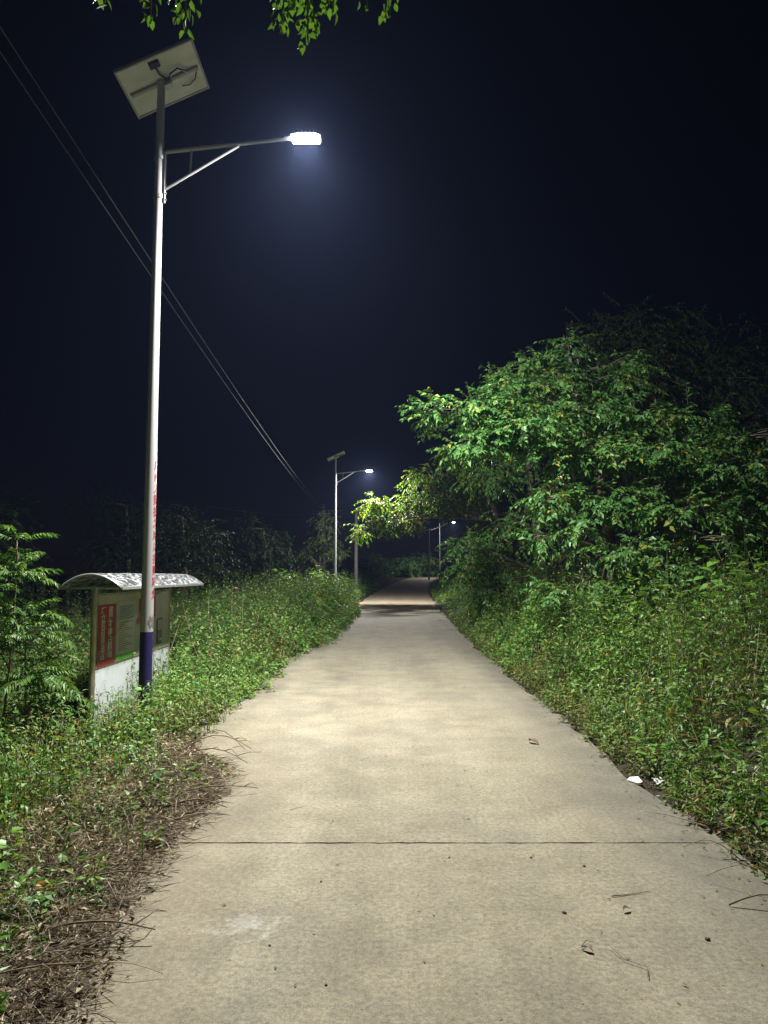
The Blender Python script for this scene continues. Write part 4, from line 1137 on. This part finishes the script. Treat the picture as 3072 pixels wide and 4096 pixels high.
broad_plant('broad-leaved plant left of the tree trunk at the shaded bank', 2.95, 12.4, 1.2, 60, 0.15, 5, spread=0.5)
broad_plant('small broad-leaved plant low beside the right road edge', 2.12, 5.9, 0.22, 24, 0.07, 6, spread=0.15)
broad_plant('tall broad-leaved plant on the right bank against the dark wood', 4.75, 9.2, 1.45, 60, 0.14, 7, spread=0.55)
LG = 'broad-leaved plants on the left verge'
broad_plant('leafy plant clinging to the blue foot of the nearest lamp pole', -2.52, 8.22, 0.42, 24, 0.075, 8, group=LG, spread=0.1)
broad_plant('leafy plant standing against the white lower part of the notice board', -3.3, 9.45, 0.52, 24, 0.06, 9, group=LG, spread=0.12)
broad_plant('leafy plant in front of the board just left of the blue pole foot', -3.05, 9.0, 0.5, 24, 0.06, 10, group=LG, spread=0.12)
broad_plant('leafy plant at the far right end of the notice board', -3.2, 11.6, 0.75, 36, 0.09, 14, group=LG, spread=0.2)
broad_plant('bushy plant between the notice board and the second lamp', -3.3, 17.5, 1.2, 48, 0.15, 15, group=LG, spread=0.5)
broad_plant('broad-leaved plant beneath the second lamp', -2.9, 35.5, 1.7, 48, 0.26, 16, group=LG, spread=0.8)
broad_plant('broad-leaved plant left of the foot of the second lamp', -4.3, 33, 1.6, 48, 0.26, 17, group=LG, spread=0.8)
broad_plant('pale-leaved plant near the left bottom corner among cut sticks', -1.95, 3.75, 0.3, 24, 0.07, 18, group=LG, spread=0.15)

# ------------------------------------------------------------------ litter and sticks on the left verge
def litter():
    n = 34000
    y = 1.5 + 5.9 * uni(0, 1, n) ** 1.25; x = soil_edge(y) + 0.10 - 1.15 * uni(0, 1, n) ** 1.2
    k = (x < soil_edge(y) + 0.16 * rng.normal(0, 1, n) * 0.6 + 0.02); x, y = x[k], y[k]; n = len(x)
    z = np.where(x < -1.9, ground_z(x, y), 0.0) + 0.05 * np.clip((soil_edge(y) - x) / 0.5, 0, 1) + uni(0.003, 0.075, n) * np.clip((soil_edge(y) + 0.1 - x) / 0.35, 0.12, 1)
    az = uni(0, 6.28, n); d = hdir(az) + UPZ * rng.normal(0, 0.16, n)[:, None]
    L = uni(0.03, 0.22, n) * uni(0.4, 1.1, n)
    a = scatter(STRAW, np.stack([x, y, z], -1), d, np.tile(UPZ, (n, 1)) + rng.normal(0, 0.4, (n, 3)), L, uni(0.0018, 0.0050, n))
    m = 5200
    i = rng.integers(0, n, m)
    b = scatter(LANCE, np.stack([x[i], y[i], z[i] + 0.01], -1), hdir(uni(0, 6.28, m)) + UPZ * rng.normal(0, 0.3, m)[:, None], np.tile(UPZ, (m, 1)) + rng.normal(0, 0.5, (m, 3)), uni(0.02, 0.06, m), uni(0.008, 0.02, m))
    stuff('dry_litter', [a, b], M_straw, 'cut straw and dead leaf litter lying over the left road edge', 'litter')
    # crumbs along both kerb lines and scattered over the concrete
    m = 900
    y = uni(1.6, 30, m) ** 1.0; x = HALF + 0.05 - np.abs(rng.normal(0, 0.09, m))
    p1 = np.stack([x, y, 0.004 + road_z(y)], -1)
    y2 = uni(6.5, 30, 500); p2 = np.stack([-HALF + 0.1 + np.abs(rng.normal(0, 0.08, 500)), y2, 0.004 + road_z(y2)], -1)
    x3 = uni(-1.0, 1.8, 260); y3 = uni(1.6, 16, 260); p3 = np.stack([x3, y3, 0.003 + 0 * x3], -1)
    p = np.concatenate([p1, p2, p3]); m = len(p)
    c = scatter(LANCE, p, hdir(uni(0, 6.28, m)) + UPZ * uni(0, 0.3, m)[:, None], np.tile(UPZ, (m, 1)) + rng.normal(0, 0.2, (m, 3)), uni(0.008, 0.035, m), uni(0.004, 0.013, m))
    stuff('leaf_crumbs', [c], M_weed_dry, 'scraps of dead leaf scattered on the concrete and along its edges', 'litter')
litter()

def stick(x, y, az, L, rad, mat, label, name='dry_stick', fork=True, lift=0.03, bend=0.18, group='cut sticks on the left verge'):
    r = random.random
    z = (0.05 * min(max((float(soil_edge(y)) - x) / 0.5, 0), 1) if x > -1.9 else float(ground_z(x, y)) + 0.04)
    ro = empty(name, (x, y, z), az) if fork else None
    pts = []
    side = random.choice((-1, 1))
    for k in range(7):
        t = k / 6
        pts.append((L * t, side * bend * L * t * t + (r() - 0.5) * 0.02 * L, rad + lift * math.sin(t * 3.0) + 0.004 * r()))
    b = MB(); b.tube(pts, [rad * (1 - 0.6 * k / 6) for k in range(7)], 6)
    if fork:
        b.build('stem', mat, ro, True)
        for q in range(random.randint(2, 4)):
            k = random.randint(2, 5); p = pts[k]; a = random.choice((-1, 1)) * (0.4 + 0.6 * r()); l = L * (0.15 + 0.25 * r())
            c = MB(); c.tube([p, (p[0] + math.cos(a) * l * 0.5, p[1] + math.sin(a) * l * 0.5, p[2] + 0.03 * r()), (p[0] + math.cos(a * 1.2) * l, p[1] + math.sin(a * 1.2) * l, max(rad * 0.4, p[2] + 0.05 * (r() - 0.3)))], [rad * 0.55, rad * 0.4, rad * 0.25], 5)
            c.build('side_twig', mat, ro, True)
        tag(ro, label, 'stick', group); return ro
    o = b.build(name, mat, None, True); o.location = (x, y, z); o.rotation_euler = (0, 0, az)
    tag(o, label, 'stick', group); return o
# forked branches that poke out over the concrete
for (x, y, az, L, rad, lift, lab) in (
    (-1.75, 6.35, 0.10, 0.62, 0.006, 0.16, 'forked dark branch rising off the pale concrete below the lamp pole'),
    (-1.72, 6.25, -0.15, 0.66, 0.006, 0.10, 'forked branch lying flat across the road edge below the lamp pole'),
    (-1.70, 6.45, 0.32, 0.5, 0.005, 0.20, 'thin forked branch sticking up highest below the lamp pole'),
    (-1.45, 5.35, -0.02, 0.55, 0.006, 0.04, 'forked stick reaching farthest onto the road above the joint'),
    (-1.45, 5.0, 0.12, 0.42, 0.007, 0.05, 'dark forked stick beside a green sprout at the road edge'),
    (-1.35, 4.75, 0.15, 0.38, 0.005, 0.04, 'thin forked twig at the road edge just above the joint'),
    (-1.55, 3.72, 0.40, 0.5, 0.006, 0.05, 'forked stick at the edge of the soil just below the joint'),
    (-1.50, 3.25, 0.25, 0.52, 0.007, 0.04, 'dark forked stick with a broken end low on the left soil'),
    (-1.65, 2.75, 0.22, 0.6, 0.006, 0.05, 'longest forked stick on the soil in the bottom left'),
    (-1.35, 2.42, -0.25, 0.40, 0.005, 0.03, 'small forked twig lying lowest on the left soil')):
    stick(x, y, az, L, rad, M_twig, lab, lift=lift)
for k in range(110):
    y = random.uniform(1.6, 6.8); x = float(soil_edge(y)) - abs(random.gauss(0, 0.55)) - 0.02
    pale = random.random() < 0.6
    kind = 'pale bleached stick' if pale else 'thin brown stick'
    zone = 'in the bottom left litter' if y < 3.4 else 'in the litter level with the road joint' if y < 5.1 else 'in the litter below the lamp pole'
    stick(x, y, random.uniform(-3.1, 3.1), random.uniform(0.12, 0.42), random.uniform(0.0015, 0.0034), M_twig_pale if pale else M_twig,
          kind + ' lying ' + zone, fork=False, lift=random.uniform(0.0, 0.12), bend=random.uniform(0.02, 0.3), group=kind + 's ' + zone)
for k in range(26):
    y = random.uniform(2.2, 5.0); x = HALF + 0.05 + random.uniform(0.0, 0.45)
    o = stick(x, y, random.uniform(1.2, 2.6), random.uniform(0.2, 0.5), random.uniform(0.003, 0.005), M_twig, 'brown stick caught in the weeds at the right road edge', fork=False, lift=random.uniform(0, 0.12), group='sticks at the right road edge')
    o.location.z = float(ground_z(x, y)) + 0.01

# ------------------------------------------------------------------ small things lying on the concrete
def pebble(x, y, s, label, mat=None):
    r = random.random
    bm = bmesh.new(); bmesh.ops.create_icosphere(bm, subdivisions=2, radius=s)
    for v in bm.verts:
        v.co *= 1 + 0.35 * mnoise.noise(v.co / s * 1.3 + Vector((x * 9, y * 9, 0)))
        v.co.z *= 0.6
    me = bpy.data.meshes.new('pebble'); bm.to_mesh(me); bm.free(); smooth(me)
    o = link('pebble', me, mat or M_stone); o.location = (x, y, s * 0.42); tag(o, label, 'pebble', 'dark crumbs on the concrete')
for (x, y, s, lab) in ((0.83, 3.55, 0.010, 'dark round pebble on the road below the joint, right of centre'), (-0.22, 2.95, 0.006, 'tiny black crumb on the road near the bottom centre'),
                       (-0.32, 3.9, 0.006, 'tiny dark crumb left of centre below the joint'), (0.81, 4.22, 0.007, 'tiny dark crumb right below the joint'),
                       (0.36, 4.22, 0.006, 'speck of dirt in the middle just below the joint'), (-0.48, 3.25, 0.006, 'speck of dirt on the road left of centre'),
                       (1.07, 4.1, 0.008, 'small brown clod right of the other crumbs below the joint'), (1.38, 3.3, 0.011, 'brown clod near the right bottom of the road')):
    pebble(x, y, s, lab)
def curled_leaf(x, y, az, L, label, tail=False):
    ro = empty('curled_leaf', (x, y, 0.004), az); tag(ro, label, 'leaf')
    V = []; n = 8
    for k in range(n + 1):
        t = k / n; w = L * 0.22 * math.sin(min(0.97, t + 0.05) * math.pi)
        for s in (-1, 0, 1):
            V.append((L * t, s * w + L * 0.25 * math.sin(t * 2.4), 0.004 + 0.16 * L * math.sin(t * 3.1) + abs(s) * w * 0.7))
    F = []
    for k in range(n):
        a = k * 3; F += [(a, a + 1, a + 4, a + 3), (a + 1, a + 2, a + 5, a + 4)]
    link('blade', np_mesh('blade', np.array(V), np.array(F), True), M_dryleaf, ro)
    if tail:
        b = MB(); b.tube([(0, 0, 0.004), (-0.02, 0.05, 0.012), (0.06, 0.10, 0.012), (0.16, 0.07, 0.006), (0.25, 0.10, 0.006), (0.30, 0.04, 0.006)], 0.0016, 6); b.build('tendril', M_twig, ro, True)
curled_leaf(0.82, 3.22, -1.0, 0.055, 'dark curled leaf with a long tendril on the road, lower right', True)
curled_leaf(1.42, 6.95, 1.9, 0.13, 'dry curled leaf standing at the right road edge, its shadow beside it')
curled_leaf(1.1, 3.55, 0.3, 0.05, 'small dry leaf lying right of the curled one')
stick(1.10, 3.72, 0.25, 0.22, 0.003, M_twig, 'single straight twig lying on the road at lower right', name='twig', fork=False, lift=0.0, bend=0.02, group=None)
stick(-0.62, 5.05, 0.6, 0.12, 0.002, M_twig, 'short pale twig lying on the road left of centre above the joint', name='twig', fork=False, lift=0.0, bend=0.1, group=None)
stick(1.62, 3.62, 0.0, 0.42, 0.005, M_twig, 'withered plant with bent stalks at the right end of the concrete', name='withered_plant', fork=True, lift=0.06, bend=0.3, group=None)
def scrap(x, y, az, pts, label):
    V = [(p[0], p[1], 0.006 + p[2]) for p in pts] + [(p[0], p[1], 0.002 + p[2]) for p in pts]
    n = len(pts)
    b = MB(); b.add(V, [tuple(range(n)), tuple(range(n, 2 * n))[::-1]] + [(k, (k + 1) % n, n + (k + 1) % n, n + k) for k in range(n)])
    o = b.build('plastic_scrap', M_plastic); o.location = (x, y, 0.004); o.rotation_euler = (0, 0, az); tag(o, label, 'litter')
scrap(1.84, 5.75, -0.5, [(0, 0, 0), (0.09, -0.06, 0.0), (0.12, -0.04, 0.008), (0.07, 0.06, 0.02), (0.01, 0.05, 0.010)], 'torn white plastic scrap at the right road edge')
scrap(2.02, 5.62, 0.6, [(0, 0, 0), (0.08, -0.01, 0.02), (0.09, 0.05, 0.04), (0.02, 0.06, 0.03)], 'smaller white plastic scrap under the weeds beside the torn one')

# ------------------------------------------------------------------ lens glow round the lamps, put in as thin mist
def glowmist():
    m = bpy.data.materials.new('glowmist'); m.use_nodes = True
    n = m.node_tree.nodes; l = m.node_tree.links
    n.remove(n['Principled BSDF'])
    v = n.new('ShaderNodeVolumePrincipled')
    v.inputs['Color'].default_value = (0.38, 0.50, 1.0, 1)  # blue of the night glow is set in this added volume
    v.inputs['Density'].default_value = GLOW_HAZE
    v.inputs['Anisotropy'].default_value = 0.2
    l.new(v.outputs[0], n['Material Output'].inputs['Volume'])
    b = MB(); b.box((0, 150, 6.0), (840, 960, 18.0))
    o = b.build('glow_haze', m)
    tag(o, 'added thin mist glowing faintly round the street lamps', 'glow_haze', None, 'stuff')
GLOW_HAZE = 0.00045
glowmist()
